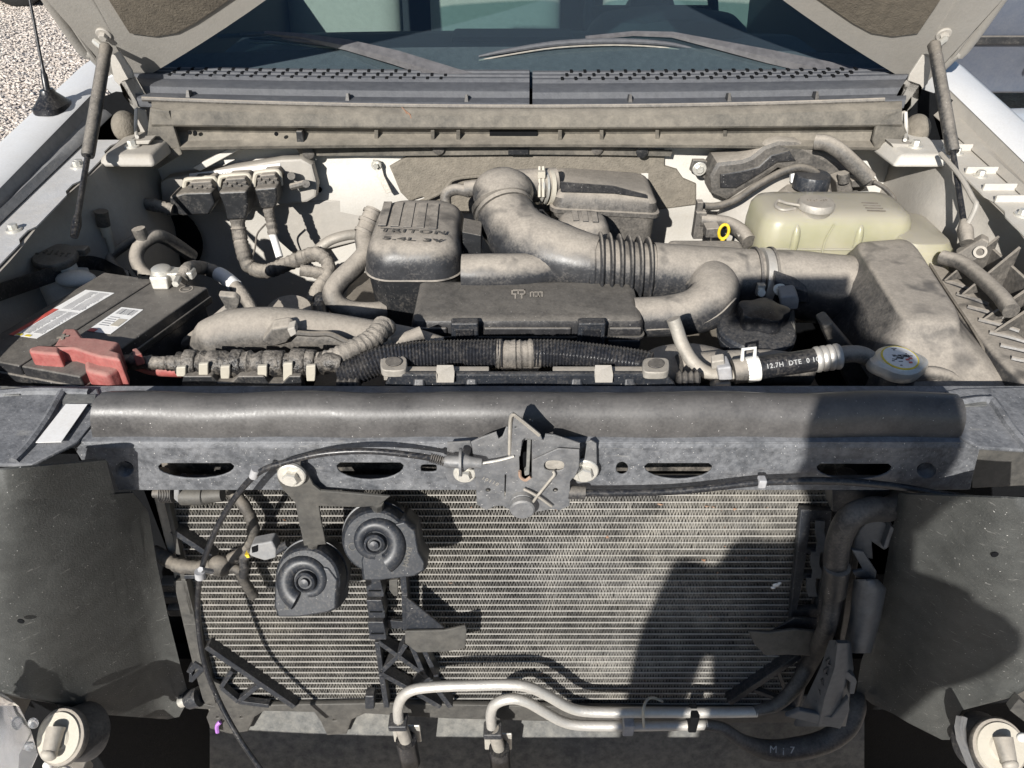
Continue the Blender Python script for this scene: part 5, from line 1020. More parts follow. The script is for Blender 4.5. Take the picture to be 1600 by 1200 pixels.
b = MB(); b.tube(PS([(494, 392, 1.38), (515, 376, 1.39), (540, 368, 1.40), (560, 366, 1.41)]), .010, 12); tag(b.build('vacuum_pipe', 'alu_dusty'), 'pale short pipe beside the engine cover', 'pipe')
taped(PS([(470, 422, 1.33), (490, 425, 1.33), (515, 430, 1.33)]), .012, 'loom_dusty', eh)

# ---- hoses left of the intake cover
hh = thing('heater_hose', 'thick dusty S shaped hose beside the intake cover', 'hose')
b = MB(); b.tube(PS([(586, 330, 1.36), (576, 350, 1.34), (570, 372, 1.31), (572, 395, 1.27), (556, 415, 1.24), (532, 438, 1.21), (520, 458, 1.19), (528, 476, 1.18), (550, 486, 1.18), (580, 488, 1.18), (600, 486, 1.19)]), .0185, 16); b.build('hose', 'dusty', hh)
for (x, y, Y) in ((584, 334, 1.355), (577, 348, 1.34), (571, 364, 1.32)):
    b = MB(); b.lathe([(.0195, -.003), (.021, -.003), (.021, .003), (.0195, .003)], PY(x, y, Y), (-.35, -.5, -.6), 18, cap=False); b.build('clamp', 'dusty', hh)
b = MB(); q = PZ(452, 487, .90); b.lathe([(0, -.02), (.045, -.02), (.045, -.002), (.04, .004), (0, .006)], q, (.05, -.25, 1), 32); tag(b.build('pulley_cap', 'dusty'), 'round tan cap down in the gap behind the big duct', 'cap')
b = MB(); b.tube(PS([(500, 480, 1.18), (505, 500, 1.14), (515, 515, 1.12)]), .014, 12); b.ell(PY(505, 470, 1.2), (.02, .02, .016)); tag(b.build('water_outlet', 'rubber_clean'), 'dark coolant outlet in the gap beside the S shaped hose', 'outlet')
# ---- big dusty radiator duct and small connectors in front
sd = thing('radiator_hose_shield', 'rounded dusty tan duct behind the taped harness', 'duct')
b = MB(); b.tube(PS([(305, 552, .985), (330, 532, .995), (370, 520, 1.0), (430, 516, 1.0), (500, 520, 1.0), (570, 528, 1.0), (640, 538, .995), (690, 548, .99)]), [.012, .033, .037, .036, .033, .030, .027, .022], 22); b.build('duct', 'dusty', sd)
b = MB(); b.prism([PY(x, y, 1.02) for x, y in ((340, 462), (366, 464), (375, 472), (372, 482), (300, 540), (270, 560), (262, 552), (330, 500), (352, 482))], (0, .012, .004)); b.build('stay', 'dusty', sd, bev=.003)
b = MB(); b.tube(PS([(298, 506, 1.06), (270, 530, 1.03), (240, 556, 1.0)]), .0075, 10); b.build('grey_tube', 'ledge', sd)
pc_ = thing('sensor_connector', 'dusty grey sensor connector lying on the rounded duct', 'connector')
b = MB(); b.prism(PS([(408, 535), (425, 514), (450, 510), (462, 520), (448, 537), (425, 543)], .955), (0, .02, .006)); b.build('shell', 'dusty', pc_, bev=.004)
b = MB(); b.prism(PS([(448, 515), (460, 511), (464, 522), (454, 528)], .95), (0, .015, .004)); b.build('latch', 'tan_paint', pc_, bev=.002)
b = MB(); b.tube(PS([(462, 520, .955), (490, 522, .955), (515, 522, .955), (538, 532, .95), (555, 540, .945)]), .0045, 8); b.build('lead', 'dusty_dark', pc_)
# ---- taped harness in front with white clips
fh = thing('front_harness', 'black taped front wiring harness in white clips running from the red cover', 'harness')
taped(PS([(188, 566, .915), (215, 566, .905), (250, 567, .90), (290, 568, .895)]), .0105, 'tape', fh, amp=.14, step=.003)
taped(PS([(280, 569, .89), (340, 568, .89), (400, 568, .89), (460, 568, .89), (505, 567, .89)]), .0175, 'tape', fh, amp=.13, step=.005)
for x, w, r in ((300, 10, .0205), (338, 12, .019), (372, 9, .0205), (430, 16, .0195), (468, 12, .022), (487, 8, .0205)):
    b = MB(); b.tube(PS([(x - w, 568, .89), (x - w + 2, 568, .89), (x + w - 2, 568, .89), (x + w, 568, .89)]), [r * .9, r, r * .97, r * .88], 12, sm=0); b.build('tape_wrap', 'tape', fh, angle=60)
for x, h in ((283, 12), (318, 30), (352, 16), (410, 18), (450, 32), (486, 20)):
    b = MB(); b.prism(PS([(x - 8, 578 - h * .3), (x + 7, 577 - h * .3), (x + 7, 584), (x + 6, 578 + h * .9), (x - 7, 578 + h * .9), (x - 8, 586)], .866), (0, .006, 0)); b.build('clip', 'cream' if x != 372 else 'plastic', fh, bev=.0015)
b = MB(); b.prism(PS([(286, 588), (330, 588), (340, 598), (362, 598), (372, 588), (412, 588), (420, 600), (440, 600), (452, 588), (470, 588), (474, 620), (280, 620)], .862), (0, .02, 0)); b.build('carrier_tray', 'plastic', fh, bev=.002)
def braid(pts, r, parent):
    P_ = resample(spline(pts, 8), .003); b = MB(); N_ = len(P_); b.tube(P_, lambda t_: r * (1 + .07 * math.sin(t_ * N_ * 1.9)), 16, sm=0); return b.build('braided_branch', 'loom_dusty', parent, angle=60)
braid(PS([(500, 568, .885), (525, 560, .89), (550, 548, .90), (575, 535, .92), (592, 520, .94), (600, 508, .96)]), .0155, fh)
taped(PS([(500, 568, .885), (518, 566, .88), (532, 568, .88)]), .015, 'tape', fh, amp=.15)
b = MB(); b.ell(PY(602, 512, .955), (.016, .015, .014)); b.build('braided_end', 'loom_dusty', fh)
# ---- black corrugated loom
cl = thing('wiring_loom', 'glossy black corrugated wiring loom behind the pale clips', 'loom')
corr(PS([(530, 586, .875), (560, 577, .88), (600, 562, .89), (660, 555, .90), (720, 553, .905), (785, 552, .905)]), .0200, 'loom', cl, pitch_=.0048, amp=.055, n=18)
corr(PS([(832, 552, .905), (870, 552, .905), (920, 557, .90), (960, 562, .895), (1000, 568, .89), (1016, 572, .885)]), .0195, 'loom', cl, pitch_=.0048, amp=.055, n=18)
taped(PS([(775, 553, .905), (800, 554, .905), (830, 553, .905), (845, 553, .905)]), .0205, 'loom_dusty', cl, amp=.10, step=.0025, n=16, name='taped_joint')
b = MB(); b.prism(PS([(770, 568), (850, 566), (840, 582), (822, 584), (805, 578), (785, 580)], .892), (0, .01, 0)); b.build('tape_tail', 'loom_dusty', cl, bev=.002)
b = MB(); b.tube(PS([(585, 555, .955), (615, 540, .965), (660, 522, .98)]), .013, 12); hs = b.build('bypass_hose', 'dusty', None); tag(hs, 'straight dusty hose with a pale ring beside the black box', 'hose')
b = MB(); b.lathe([(.0125, -.002), (.0142, -.002), (.0142, .002), (.0125, .002)], PY(615, 540, .965), (1, .2, .4), 18, cap=False); b.build('pale_ring', 'cream', hs)
for x, y in ((545, 600), (1075, 592)):
    corr_ = corr(PS([(x - 18, y, .86), (x + 18, y, .86)]), .010, 'rubber', None, 'ribbed_grommet', .008, .2); tag(corr_, 'small ribbed black grommet low behind the beam by the ' + ('taped harness' if x < 800 else 'bent metal pipe'), 'grommet')

# ---- intake cover with lettering
ic = thing('intake_cover', 'big rounded dusty intake cover with five raised bars and lettering', 'engine cover')
cx, cy, w, d = -.172, 1.287, .170, .238
rbox(cx, cy, w - .006, d - .006, .05, ((.86, .03), (.90, .008), (.985, 0))).build('lower_half', 'plastic', ic, angle=30)
rbox(cx, cy, w, d, .05, ((.9865, 0), (.989, -.002), (.991, 0), (1.012, .002), (1.028, .006), (1.038, .012), (1.045, .021), (1.0485, .034), (1.0505, .05), (1.051, .07)), n=8).build('upper_half', 'duct', ic, angle=30)
for k in range(5):
    xa = 600 + k * 18.3; xb = xa - 9.5 + k * 1.4; zt = 1.0495
    q = [PZ(xa, 317 + k * .8, zt), PZ(xa + 13, 317 + k * .8, zt), PZ(xb + 13, 354 + k * 1.3, zt), PZ(xb, 354 + k * 1.3, zt)]
    b = MB(); b.prism(q, (0, 0, .0032)); b.build('raised_bar', 'duct', ic, bev=.0008)
for txt, px, py, sz, z_ in (('TRITON', 645, 361.5, .027, 1.0528), ('5.4L 3V', 644, 374, .027, 1.0518)):
    me = text_mesh(txt, sz, .0010, 1.22, .0003); me.transform(Matrix.Diagonal((1.02, .62 if txt[0] == 'T' else .52, 1, 1))); me.transform(frame(PZ(px, py, z_), (1, -.10, 0), (0, -.08, 1))); finish('raised_lettering', me, 'letter', ic, smooth=False)
b = MB(); b.prism(PS([(722, 362), (752, 368), (752, 398), (724, 396)], 1.25), (0, .06, 0)); b.build('side_bracket', 'plastic', ic, bev=.002)

# ---- intake duct
du = thing('intake_duct', 'wide dusty intake duct elbow bending from the throttle to the bellows', 'duct')
b = MB(); b.tube(PS([(786, 312, 1.375), (790, 335, 1.34), (802, 358, 1.305), (826, 382, 1.265), (862, 398, 1.235), (900, 408, 1.215), (930, 414, 1.205)]), [.054, .0535, .055, .060, .060, .054, .050], 28); b.build('elbow', 'duct', du)
b = MB(); c = PY(786, 298, 1.385); b.ell(c + Vector((0, 0, -.004)), (.058, .055, .046), 28, 14); b.build('throttle_dome', 'duct', du)
b = MB(); b.tube(PS([(795, 292, 1.42), (868, 288, 1.44)]), .032, 20, sm=0); b.build('side_outlet', 'dusty', du)
for pts, r, m_ in ((((783, 318, 1.36), (785, 326, 1.352)), .0565, 'dusty_dark'), (((787, 330, 1.345), (789, 335, 1.338)), .0565, 'dusty')):
    b = MB(); b.tube(PS(pts), r, 32, sm=0); b.build('clamp_band', m_, du)
b = MB(); b.tube(PS([(855, 292, 1.432), (861, 292, 1.434)]), .0345, 28, sm=0); b.build('clamp_band', 'cream', du)
for x in (840, 848):
    b = MB(); b.tube(PS([(x, 292, 1.43), (x + 3, 292, 1.431)]), .0335, 28, sm=0); b.build('clamp_band', 'zinc', du)
b = MB(); b.tube([PY(843, 260, 1.42), PY(843, 308, 1.395)], .0032, 6, sm=0); b.tube([PY(849, 260, 1.42), PY(849, 308, 1.395)], .0032, 6, sm=0); b.box(PY(846, 272, 1.41), (.014, .01, .012)); b.build('clamp_screw', 'cream', du)
b = MB(); b.tube(PS([(722, 428, 1.185), (760, 428, 1.185), (820, 427, 1.19), (870, 420, 1.205)]), [.034, .035, .035, .03], 22); b.build('lower_branch', 'duct', du)
b = MB(); b.tube(PS([(735, 300, 1.42), (712, 296, 1.43), (697, 305, 1.43), (698, 330, 1.42)]), .011, 12); b.build('vacuum_nipple', 'dusty', du)
b = MB(); b.tube(PS([(758, 292, 1.42), (728, 296, 1.425)]), .0155, 12, sm=0); b.build('vacuum_boot', 'dusty', du)
bl = thing('bellows', 'dusty ribbed rubber bellows joining the two intake ducts', 'bellows')
P0, P1 = PY(918, 414, 1.205), PY(1022, 425, 1.200); N_ = 84
rads = []
for k in range(N_ + 1):
    u = k / N_; rads.append(.0485 + .0115 * max(0, math.cos(2 * math.pi * (u * 7.0 - .25))) ** .55 * (1 if .10 < u < 1.0 else 0) + (.002 if u < .08 else 0))
b = MB(); b.loft([[P0.lerp(P1, k / N_) + Vector((0, math.cos(a) * rads[k], math.sin(a) * rads[k])) for a in [2 * math.pi * j / 36 for j in range(36)]] for k in range(N_ + 1)]); b.build('ribbed_sleeve', 'duct', bl, angle=60)
at = thing('air_tube', 'dusty grey straight air tube between the bellows and the air filter housing', 'duct')
b = MB(); b.tube(PS([(1016, 425, 1.20), (1080, 430, 1.20), (1180, 437, 1.20)]), [.0515, .0515, .053], 32, sm=4); b.build('tube', 'duct', at)
b = MB(); b.tube(PS([(1190, 437, 1.20), (1240, 443, 1.195), (1290, 452, 1.19), (1345, 458, 1.185)]), [.053, .058, .062, .064], 32, sm=4); b.build('sensor_tube', 'duct', at)
for x in (1176, 1201):
    b = MB(); b.tube(PS([(x - 2, 437, 1.2), (x + 2, 437, 1.2)]), .0575, 36, sm=0); b.build('joint_ring', 'plastic', at)
b = MB(); b.tube(PS([(1183, 437, 1.2), (1196, 438, 1.2)]), .0560, 36, sm=0); cr_ = b.build('clamp_band', 'alu', at)
b = MB(); b.box(PY(1188, 452, 1.142), (.012, .010, .02)); b.lathe([(0, 0), (.007, 0), (.007, .008), (0, .008)], PY(1188, 456, 1.14), (0, -1, .3), 8); b.build('clamp_screw', 'zinc', cr_)
b = MB(); b.prism(PS([(1212, 438), (1262, 456), (1264, 474), (1222, 470), (1210, 450)], 1.132), (0, .02, .01)); sn = b.build('sensor_pad', 'plastic_clean', at, bev=.002)
bolt(PY(1218, 452, 1.13), (0, -1, .4), .006, .006, 'zinc', sn)
ms = thing('air_sensor_plug', 'grey air flow sensor plug with bare wires under the air tube', 'plug')
b = MB(); b.prism(PS([(1220, 464), (1245, 462), (1249, 470), (1247, 484), (1224, 486), (1219, 474)], 1.105), (0, .025, .008)); b.build('shell', 'ledge', ms, bev=.003)
for k in range(4):
    b = MB(); b.tube(PS([(1226 + k * 4, 484, 1.11), (1229 + k * 3.5, 498, 1.105), (1236 + k * 1.5, 520, 1.09)]), .0028, 6); b.build('wire', 'bracket', ms)
ed = thing('elbow_duct', 'smooth black elbow duct turning left below the straight air tube', 'duct')
b = MB(); b.tube(PS([(1106, 440, 1.185), (1113, 455, 1.145), (1108, 474, 1.115), (1080, 488, 1.10), (1040, 494, 1.095), (990, 496, 1.095)]), [.045, .0455, .043, .037, .034, .033], 28); b.build('elbow', 'duct', ed)
b = MB(); b.lathe([(.043, 0), (.0475, 0), (.0475, .005), (.043, .005)], PY(1107, 446, 1.165), (.05, -.8, -.6), 36, cap=False); b.build('joint_ring', 'dusty', ed)
b = MB(); b.tube(PS([(1150, 466, 1.085), (1120, 494, 1.07), (1080, 510, 1.065), (1010, 516, 1.06)]), .0015, 6); b.build('mould_seam', 'dusty', ed)

# ---- resonator box
rz = thing('resonator_box', 'dusty tan resonator box with a sloped lid behind the bellows', 'box')
def slant(z, i, sl):
    r = [Vector((.180 + x, 1.462 + y, z - (sl * max(0, x - .02)) + (.0))) for x, y in rr(.205 - 2 * i, .145 - 2 * i, max(.02 - i * .4, .004), 5)]; return r
b = MB(); b.loft([slant(.90, .008, 0), slant(1.018, .004, .15)]); b.build('body', 'dusty', rz, angle=30)
b = MB(); b.loft([slant(1.018, -.004, .15), slant(1.026, -.004, .15), slant(1.027, .001, .15), slant(1.046, .003, .17), slant(1.056, .010, .19), slant(1.061, .022, .2)]); b.build('lid', 'dusty', rz, angle=30)
b = MB(); b.prism(PS([(876, 284), (958, 290), (1010, 304), (1012, 310), (958, 302), (876, 300)], 1.392), (0, .002, 0)); b.build('lid_panel', 'fuse', rz, bev=.0006)
cc = thing('coil_cover', 'small rounded dusty cover with three raised bars before the resonator box', 'engine cover')
c = PY(911, 350, 1.315)
rbox(c.x, c.y, .098, .095, .03, ((.96, .012), (1.00, .002), (1.018, 0), (1.032, .006), (1.040, .014), (1.044, .028)), n=6).build('shell', 'duct', cc, angle=30)
for k in range(3):
    b = MB(); b.prism([PZ(x, y, 1.0425) for x, y in ((893 + k * 15, 331 + k * .6), (902 + k * 15, 331 + k * .6), (905 + k * 15, 346 + k), (896 + k * 15, 346 + k))], (0, 0, .0028)); b.build('raised_bar', 'duct', cc, bev=.0006)
b = MB(); b.prism(PS([(832, 330), (838, 328), (872, 366), (866, 372)], 1.36), (0, .01, 0)); b.prism(PS([(842, 330), (848, 330), (874, 356), (872, 366)], 1.38), (0, .01, 0)); tag(b.build('throttle_lever', 'dusty'), 'two slanted dusty throttle linkage bars beside the small cover', 'linkage')
# ---- fuse box
fb = thing('fuse_box', 'low black fuse box with two front clips and an embossed emblem', 'fuse box')
x0_, x1_, y0_, y1_ = -.163, .212, 1.036, 1.176
rbox((x0_ + x1_) / 2, (y0_ + y1_) / 2, x1_ - x0_ - .006, y1_ - y0_ - .006, .012, ((.90, .01), (.936, .0), (.958, 0))).build('base', 'plastic_clean', fb, angle=30)
rbox((x0_ + x1_) / 2, (y0_ + y1_) / 2, x1_ - x0_ + .002, y1_ - y0_ + .002, .012, ((.956, 0), (.9605, 0)), 5).build('rim', 'fuse', fb, bev=.001)
rbox((x0_ + x1_) / 2, (y0_ + y1_) / 2, x1_ - x0_ - .004, y1_ - y0_ - .004, .012, ((.9605, 0), (.979, .001), (.986, .004), (.9895, .009), (.9905, .016)), 6).build('lid', 'fuse', fb, angle=30)
for a, c in ((644, 698), (756, 893), (952, 1003)):
    b = MB(); p, q = PY(a, 512, 1.034), PY(c, 512, 1.034); b.box(((p.x + q.x) / 2, 1.036, .9715), (q.x - p.x, .006, .014)); b.build('front_band', 'fuse', fb, bev=.003, seg=3)
    b = MB(); b.box(((p.x + q.x) / 2, 1.0365, .948), (q.x - p.x, .006, .014)); b.build('front_band', 'plastic_clean', fb, bev=.002)
for a, c in ((706, 748), (902, 944)):
    p, q = PY(a, 518, 1.030), PY(c, 518, 1.030)
    b = MB(); b.box(((p.x + q.x) / 2, 1.026, .977), (q.x - p.x, .018, .040)); ck = b.build('clip', 'plastic_clean', fb, bev=.003, seg=3)
    b = MB(); b.box(((p.x + q.x) / 2, 1.0165, .974), (q.x - p.x - .014, .003, .026)); b.build('clip_face', 'rubber_clean', ck, bev=.001)
em = MB()
def embar(x, y, w_, h_): em.prism([PZ(px, py, .9908) for px, py in ((x, y), (x + w_, y), (x + w_, y + h_), (x, y + h_))], (0, 0, .0008))
for q in ((799, 453, 22, 2), (799, 453, 2.5, 8), (818.5, 453, 2.5, 8), (799, 459, 8, 2), (812, 459, 9, 2), (804, 461, 2.5, 6), (814, 461, 2.5, 6), (808.5, 454, 2.5, 6), (828, 456, 20, 1.5), (828, 456, 2, 8), (833, 456, 2, 8), (846, 456, 2, 8), (836, 462.5, 8, 1.5), (840, 456, 2, 8)): embar(*q)
em.build('emblem', 'dusty', fb, smooth=False)
# ---- flat box, dipstick, upright posts behind the tube
b = MB(); p, q = PZ(1040, 374, 1.018), PZ(1160, 376, 1.018)
rbox((p.x + q.x) / 2, p.y - .04, q.x - p.x, .09, .015, ((.95, 0), (1.008, 0), (1.015, .004), (1.018, .012))).build('solenoid_box', 'dusty')
tag(bpy.data.objects['solenoid_box'], 'flat topped dusty box behind the straight air tube', 'box')
ds = thing('oil_dipstick', 'bright yellow oil dipstick loop behind the air tube', 'dipstick')
c = PY(1131, 362, 1.30)
b = MB(); b.tube([c + Vector((math.sin(a) * .009, 0, math.cos(a) * .014)) for a in [2 * math.pi * k / 20 for k in range(21)]], .0028, 8, sm=0); b.build('loop', 'yellow', ds)
b = MB(); b.tube([c + Vector((0, 0, -.014)), c + Vector((.004, 0, -.08))], .004, 8, sm=0); b.build('stem', 'yellow', ds)
pb_ = thing('vacuum_valve', 'dusty upright valve with a bent hose beside the yellow dipstick loop', 'valve')
b = MB(); b.box(PY(1092, 350, 1.38), (.02, .02, .055)); b.box(PY(1092, 325, 1.385), (.012, .016, .03)); b.build('post', 'dusty', pb_, bev=.002)
b = MB(); b.tube(PS([(1095, 344, 1.375), (1120, 346, 1.37), (1140, 350, 1.35), (1158, 362, 1.32), (1170, 378, 1.29)]), [.012, .012, .013, .014, .014], 14); b.build('hose', 'dusty', pb_)
b = MB(); b.prism(PS([(1152, 368), (1170, 362), (1184, 374), (1166, 390)], 1.30), (0, .02, 0)); b.build('bracket', 'alu_dusty', pb_, bev=.002)
b = MB(); b.prism(PS([(1104, 358), (1126, 356), (1126, 372), (1102, 372)], 1.33), (0, .03, 0)); b.build('block', 'dusty', pb_, bev=.002)

# ---- oil filler cap
oc = thing('oil_filler_cap', 'shaded black oil filler cap with a lobed grip under the air tube', 'cap')
q = PZ(1182, 516, .962); m = mpp(q)
b = MB(); b.lathe([(0, -.035), (50 * m, -.035), (58 * m, -.016), (60 * m, -.010), (58.5 * m, -.0085), (60 * m, -.007), (60 * m, 0), (57 * m, .005), (35 * m, .009), (0, .010)], q, (0, -.05, 1), 48); b.build('base', 'plastic_clean', oc, angle=25)
ring = lambda k_, h: [q + Vector((math.cos(a) * (38 + 4 * math.cos(5 * a)) * m * k_ + .008, math.sin(a) * (34 + 4 * math.cos(5 * a)) * m * k_ + .010, h)) for a in [2 * math.pi * j / 60 for j in range(60)]]
b = MB(); b.loft([ring(.95, .008), ring(1, .012), ring(1, .030), ring(.96, .034), ring(.75, .036)]); b.build('grip', 'rubber_clean', oc, angle=30)
# hoses around it
b = MB(); b.ell(PY(1075, 572, .985), (.08, .05, .028), 24, 12); b.tube(PS([(1060, 580, .95), (1130, 576, .96), (1200, 574, .97), (1262, 580, .975)]), [.026, .028, .028, .024], 18); tag(b.build('lower_hose', 'dusty'), 'dusty thick hose lying under the bent metal pipe', 'hose')
b = MB(); b.prism(PS([(1285, 512), (1300, 505), (1372, 590), (1385, 612), (1330, 612)], 1.0), (0, .04, 0)); b.box((.40, 1.02, .80), (.22, .12, .14)); tag(b.build('engine_stay', 'dusty_dark', bev=.004), 'dim diagonal engine stay in the shadow below the air tube', 'stay')
# ---- bent metal pipe and heater hose
mp = thing('coolant_pipe', 'bent bare metal coolant pipe in front of the elbow duct', 'pipe')
b = MB(); b.tube(PS([(1052, 498, .945), (1058, 515, .94), (1066, 538, .93), (1080, 562, .915), (1096, 577, .905), (1116, 585, .90), (1150, 586, .90)]), .0098, 16); b.build('pipe', 'alu_dusty', mp)
b = MB(); b.prism(PS([(1121, 576), (1143, 573), (1146, 594), (1124, 597)], .882), (0, .03, 0)); b.build('clip', 'label_grey', mp, bev=.003)
b = MB(); b.prism(PS([(1112, 566), (1132, 563), (1134, 576), (1112, 578)], .89), (0, .01, .006)); b.prism(PS([(1118, 600), (1142, 598), (1144, 612), (1112, 612)], .88), (0, .02, 0)); b.build('clip_foot', 'alu_dusty', mp, bev=.002)
hz = thing('heater_hose', 'black rubber hose with printed white numbers between two clamps', 'hose')
HA, HB = PY(1152, 580, .897), PY(1288, 560, .90)
b = MB(); b.tube([HA, HA.lerp(HB, .3), HA.lerp(HB, .7), HB], .0165, 24, sm=0); hzo = b.build('hose', 'rubber_clean', hz)
dd = (HB - HA).normalized()
b = MB(); b.tube([HA - dd * .006, HA + dd * .020], .0180, 20, sm=0); b.build('sleeve_end', 'dusty', hz)
b = MB(); b.tube([HA + dd * .012, HA + dd * .016, HA + dd * .026, HA + dd * .030], [.018, .0188, .0188, .018], 22, sm=0); b.build('clamp', 'white_plastic', hz)
b = MB(); b.tube([HA + dd * .004 + Vector((0, 0, .016)), HA + dd * .003 + Vector((0, .004, .034)), HA + dd * .02 + Vector((0, .004, .034)), HA + dd * .021 + Vector((0, 0, .016))], .0028, 6, sm=0); b.build('clamp_ear', 'white_plastic', hz)
b = MB()
for k in range(4): b.tube([HB + dd * (k * .009 - .014), HB + dd * (k * .009 - .011), HB + dd * (k * .009 - .0075), HB + dd * (k * .009 - .0055)], [.0172, .0188, .0188, .0172], 22, sm=0)
b.build('crimp_collar', 'alu', hz)
b = MB(); b.tube([HB, PY(1325, 553, .905), PY(1350, 556, .91), PY(1372, 570, .915), PY(1395, 585, .92)], .0125, 14); b.build('pipe', 'dusty', hz)
me = text_mesh('12.7H  DTE  0 10', .0092, .0002, 1.1, .0001); C0 = HA.lerp(HB, .60); nf = Vector((0, -.78, .62)); nf = (nf - dd * nf.dot(dd)).normalized(); sdv = nf.cross(dd)
for v in me.vertices:
    a = v.co.y / .0165; rr_ = .0165 + .0004 + v.co.z; p = C0 + dd * v.co.x + (nf * math.cos(a) + sdv * math.sin(a)) * rr_; v.co = p
finish('printed_numbers', me, 'print_white', hzo, smooth=False)
# ---- radiator cap
rk = thing('coolant_filler', 'metal radiator cap with two ears and a yellow rimmed warning label', 'cap')
q = PY(1403, 566, .895); m = mpp(q); ax = Vector((0, -.12, 1)).normalized(); fr = frame(q, (1, 0, 0), ax)
ears = []
for k in range(72):
    a = 2 * math.pi * k / 72; e = max(0, abs(math.cos(a)) - .80) / .20; ears.append((math.cos(a) * (38 + 9 * e) * m, math.sin(a) * 36 * m))
b = MB(); b.loft([[fr @ Vector((x * k, y * k, h)) for x, y in ears] for k, h in ((.96, -.012), (1, -.008), (1, -.001), (.95, .004), (.80, .0055), (.76, .0075), (.70, .008))]); b.build('lid', 'zinc', rk, angle=40)
b = MB(); b.lathe([(0, 0), (28 * m, 0), (28 * m, .0012), (0, .0012)], q + ax * .0078, ax, 36); lbk = b.build('label', 'label_yellow', rk)
b = MB(); b.lathe([(0, 0), (25.5 * m, 0), (25.5 * m, .0005), (0, .0005)], q + ax * .0091, ax, 36); b.build('label_face', 'label_white', lbk)
pr = MB(); rp = random.Random(9)
for k in range(26):
    a, r_ = rp.uniform(0, 6.28), rp.uniform(.002, .019); p = fr @ Vector((math.cos(a) * r_, math.sin(a) * r_, .0099)); pr.box(p, (rp.uniform(.002, .007), rp.uniform(.001, .0016), .0003), fr.to_3x3())
pr.build('label_print', 'print_black', lbk, smooth=False)
pr = MB()
for dx, dy in ((.008, -.006), (.013, -.003), (.010, -.012)): pr.box(fr @ Vector((dx, dy, .0102)), (.005, .0035, .0003), fr.to_3x3())
pr.build('label_red_mark', 'label_red', lbk, smooth=False)
b = MB(); b.lathe([(0, -.08), (30 * m, -.08), (30 * m, -.03), (34 * m, -.028), (34 * m, -.010), (0, -.010)], q, ax, 30); b.build('neck', 'plastic_clean', rk)
b = MB(); b.tube(PS([(1425, 588, .90), (1455, 584, .90), (1480, 590, .90), (1505, 606, .895)]), .011, 12); tag(b.build('overflow_hose', 'dusty'), 'dusty overflow hose leaving the radiator cap neck', 'hose')

# ---- coolant reservoir
rv = thing('coolant_reservoir', 'yellowed translucent coolant reservoir bottle with a grey screw cap', 'reservoir')
rbox(.580, 1.322, .275, .140, .035, ((.90, .01), (.95, .002), (1.02, 0), (1.050, .003), (1.062, .010), (1.068, .022), (1.070, .04)), n=6).build('tank', 'reservoir', rv, angle=40)
rbox(.725, 1.285, .105, .16, .03, ((.90, .006), (.98, 0), (1.02, .003), (1.034, .012), (1.038, .028)), n=6).build('side_chamber', 'reservoir', rv, angle=40)
q = PZ(1275, 321, 1.076); m = mpp(q)
b = MB(); b.lathe([(0, -.014), (24 * m, -.014), (25 * m, -.008), (28 * m, -.004), (28 * m, .004), (26 * m, .008), (0, .009)], q, (0, 0, 1), 40); rvc = b.build('screw_cap', 'alu_dusty', rv, angle=30)
me = worn_marks(7, .009, .0008, 5); me.transform(frame(q + Vector((0, 0, .0095)), (1, 0, 0), (0, 0, 1))); finish('raised_letters', me, 'engrave', rvc, smooth=False)
b = MB(); b.tube([PZ(1256, 322, 1.078), PZ(1232, 318, 1.076), PZ(1216, 314, 1.074), PZ(1212, 322, 1.072), PZ(1224, 328, 1.071), PZ(1242, 326, 1.071)], .0028, 8); b.build('cap_tether', 'alu_dusty', rvc)
pr = MB()
for k in range(4): pr.prism([PZ(x, y, 1.0706) for x, y in ((1346 + k * 3, 316 + k * 4), (1372 + k * 4, 317 + k * 4), (1372 + k * 4, 318.5 + k * 4), (1346 + k * 3, 317.5 + k * 4))], (0, 0, .0003))
pr.build('moulded_text', 'engrave', rv, smooth=False)
for x in (1240, 1338):
    p_ = PY(x, 372, 1.262); b = MB(); b.tube([Vector((p_.x, 1.256, .93)), Vector((p_.x, 1.2545, 1.03)), Vector((p_.x, 1.266, 1.058))], [.007, .008, .003], 12); b.build('mould_ridge', 'reservoir', rv)
b = MB(); b.tube([Vector((.45, 1.2525, 1.008)), Vector((.58, 1.2505, 1.008)), Vector((.71, 1.2525, 1.008))], .0022, 6); b.build('weld_seam', 'reservoir', rv)
b = MB(); b.tube(PS([(1304, 350, 1.248), (1290, 375, 1.248), (1283, 402, 1.248)]), .0018, 6); b.build('mould_line', 'reservoir', rv)
# brake master and booster
bb = thing('brake_booster', 'big round dusty grey brake booster on the firewall', 'booster')
b = MB(); b.lathe([(0, .05), (.05, .05), (.09, .04), (.125, .015), (.135, 0), (.135, -.02), (.12, -.06), (0, -.06)], PY(1215, 372, 1.47), (0, -1, .1), 48); b.build('drum', 'tan_paint', bb, angle=40)
bk = thing('brake_reservoir', 'dusty brake fluid reservoir with a black ribbed screw cap', 'reservoir')
b = MB(); b.lathe([(0, -.06), (.055, -.06), (.055, -.02), (.042, -.008), (0, -.006)], PY(1264, 290, 1.435), (0, 0, 1), 30); b.build('bottle', 'dusty', bk, angle=40)
c = PY(1268, 283, 1.42); m = mpp(c); b = MB()
rib = lambda k_, h, rb: [c + Vector((math.cos(a) * 27 * m * k_ * (1 + (rb if (j // 2) % 2 else 0)), math.sin(a) * 27 * m * k_ * (1 + (rb if (j // 2) % 2 else 0)), h)) for j, a in enumerate([2 * math.pi * j / 64 for j in range(64)])]
b.loft([rib(1, -.012, .02), rib(1, .010, .02), rib(.96, .014, 0), rib(.8, .015, 0)]); b.build('cap', 'plastic_clean', bk, angle=25)
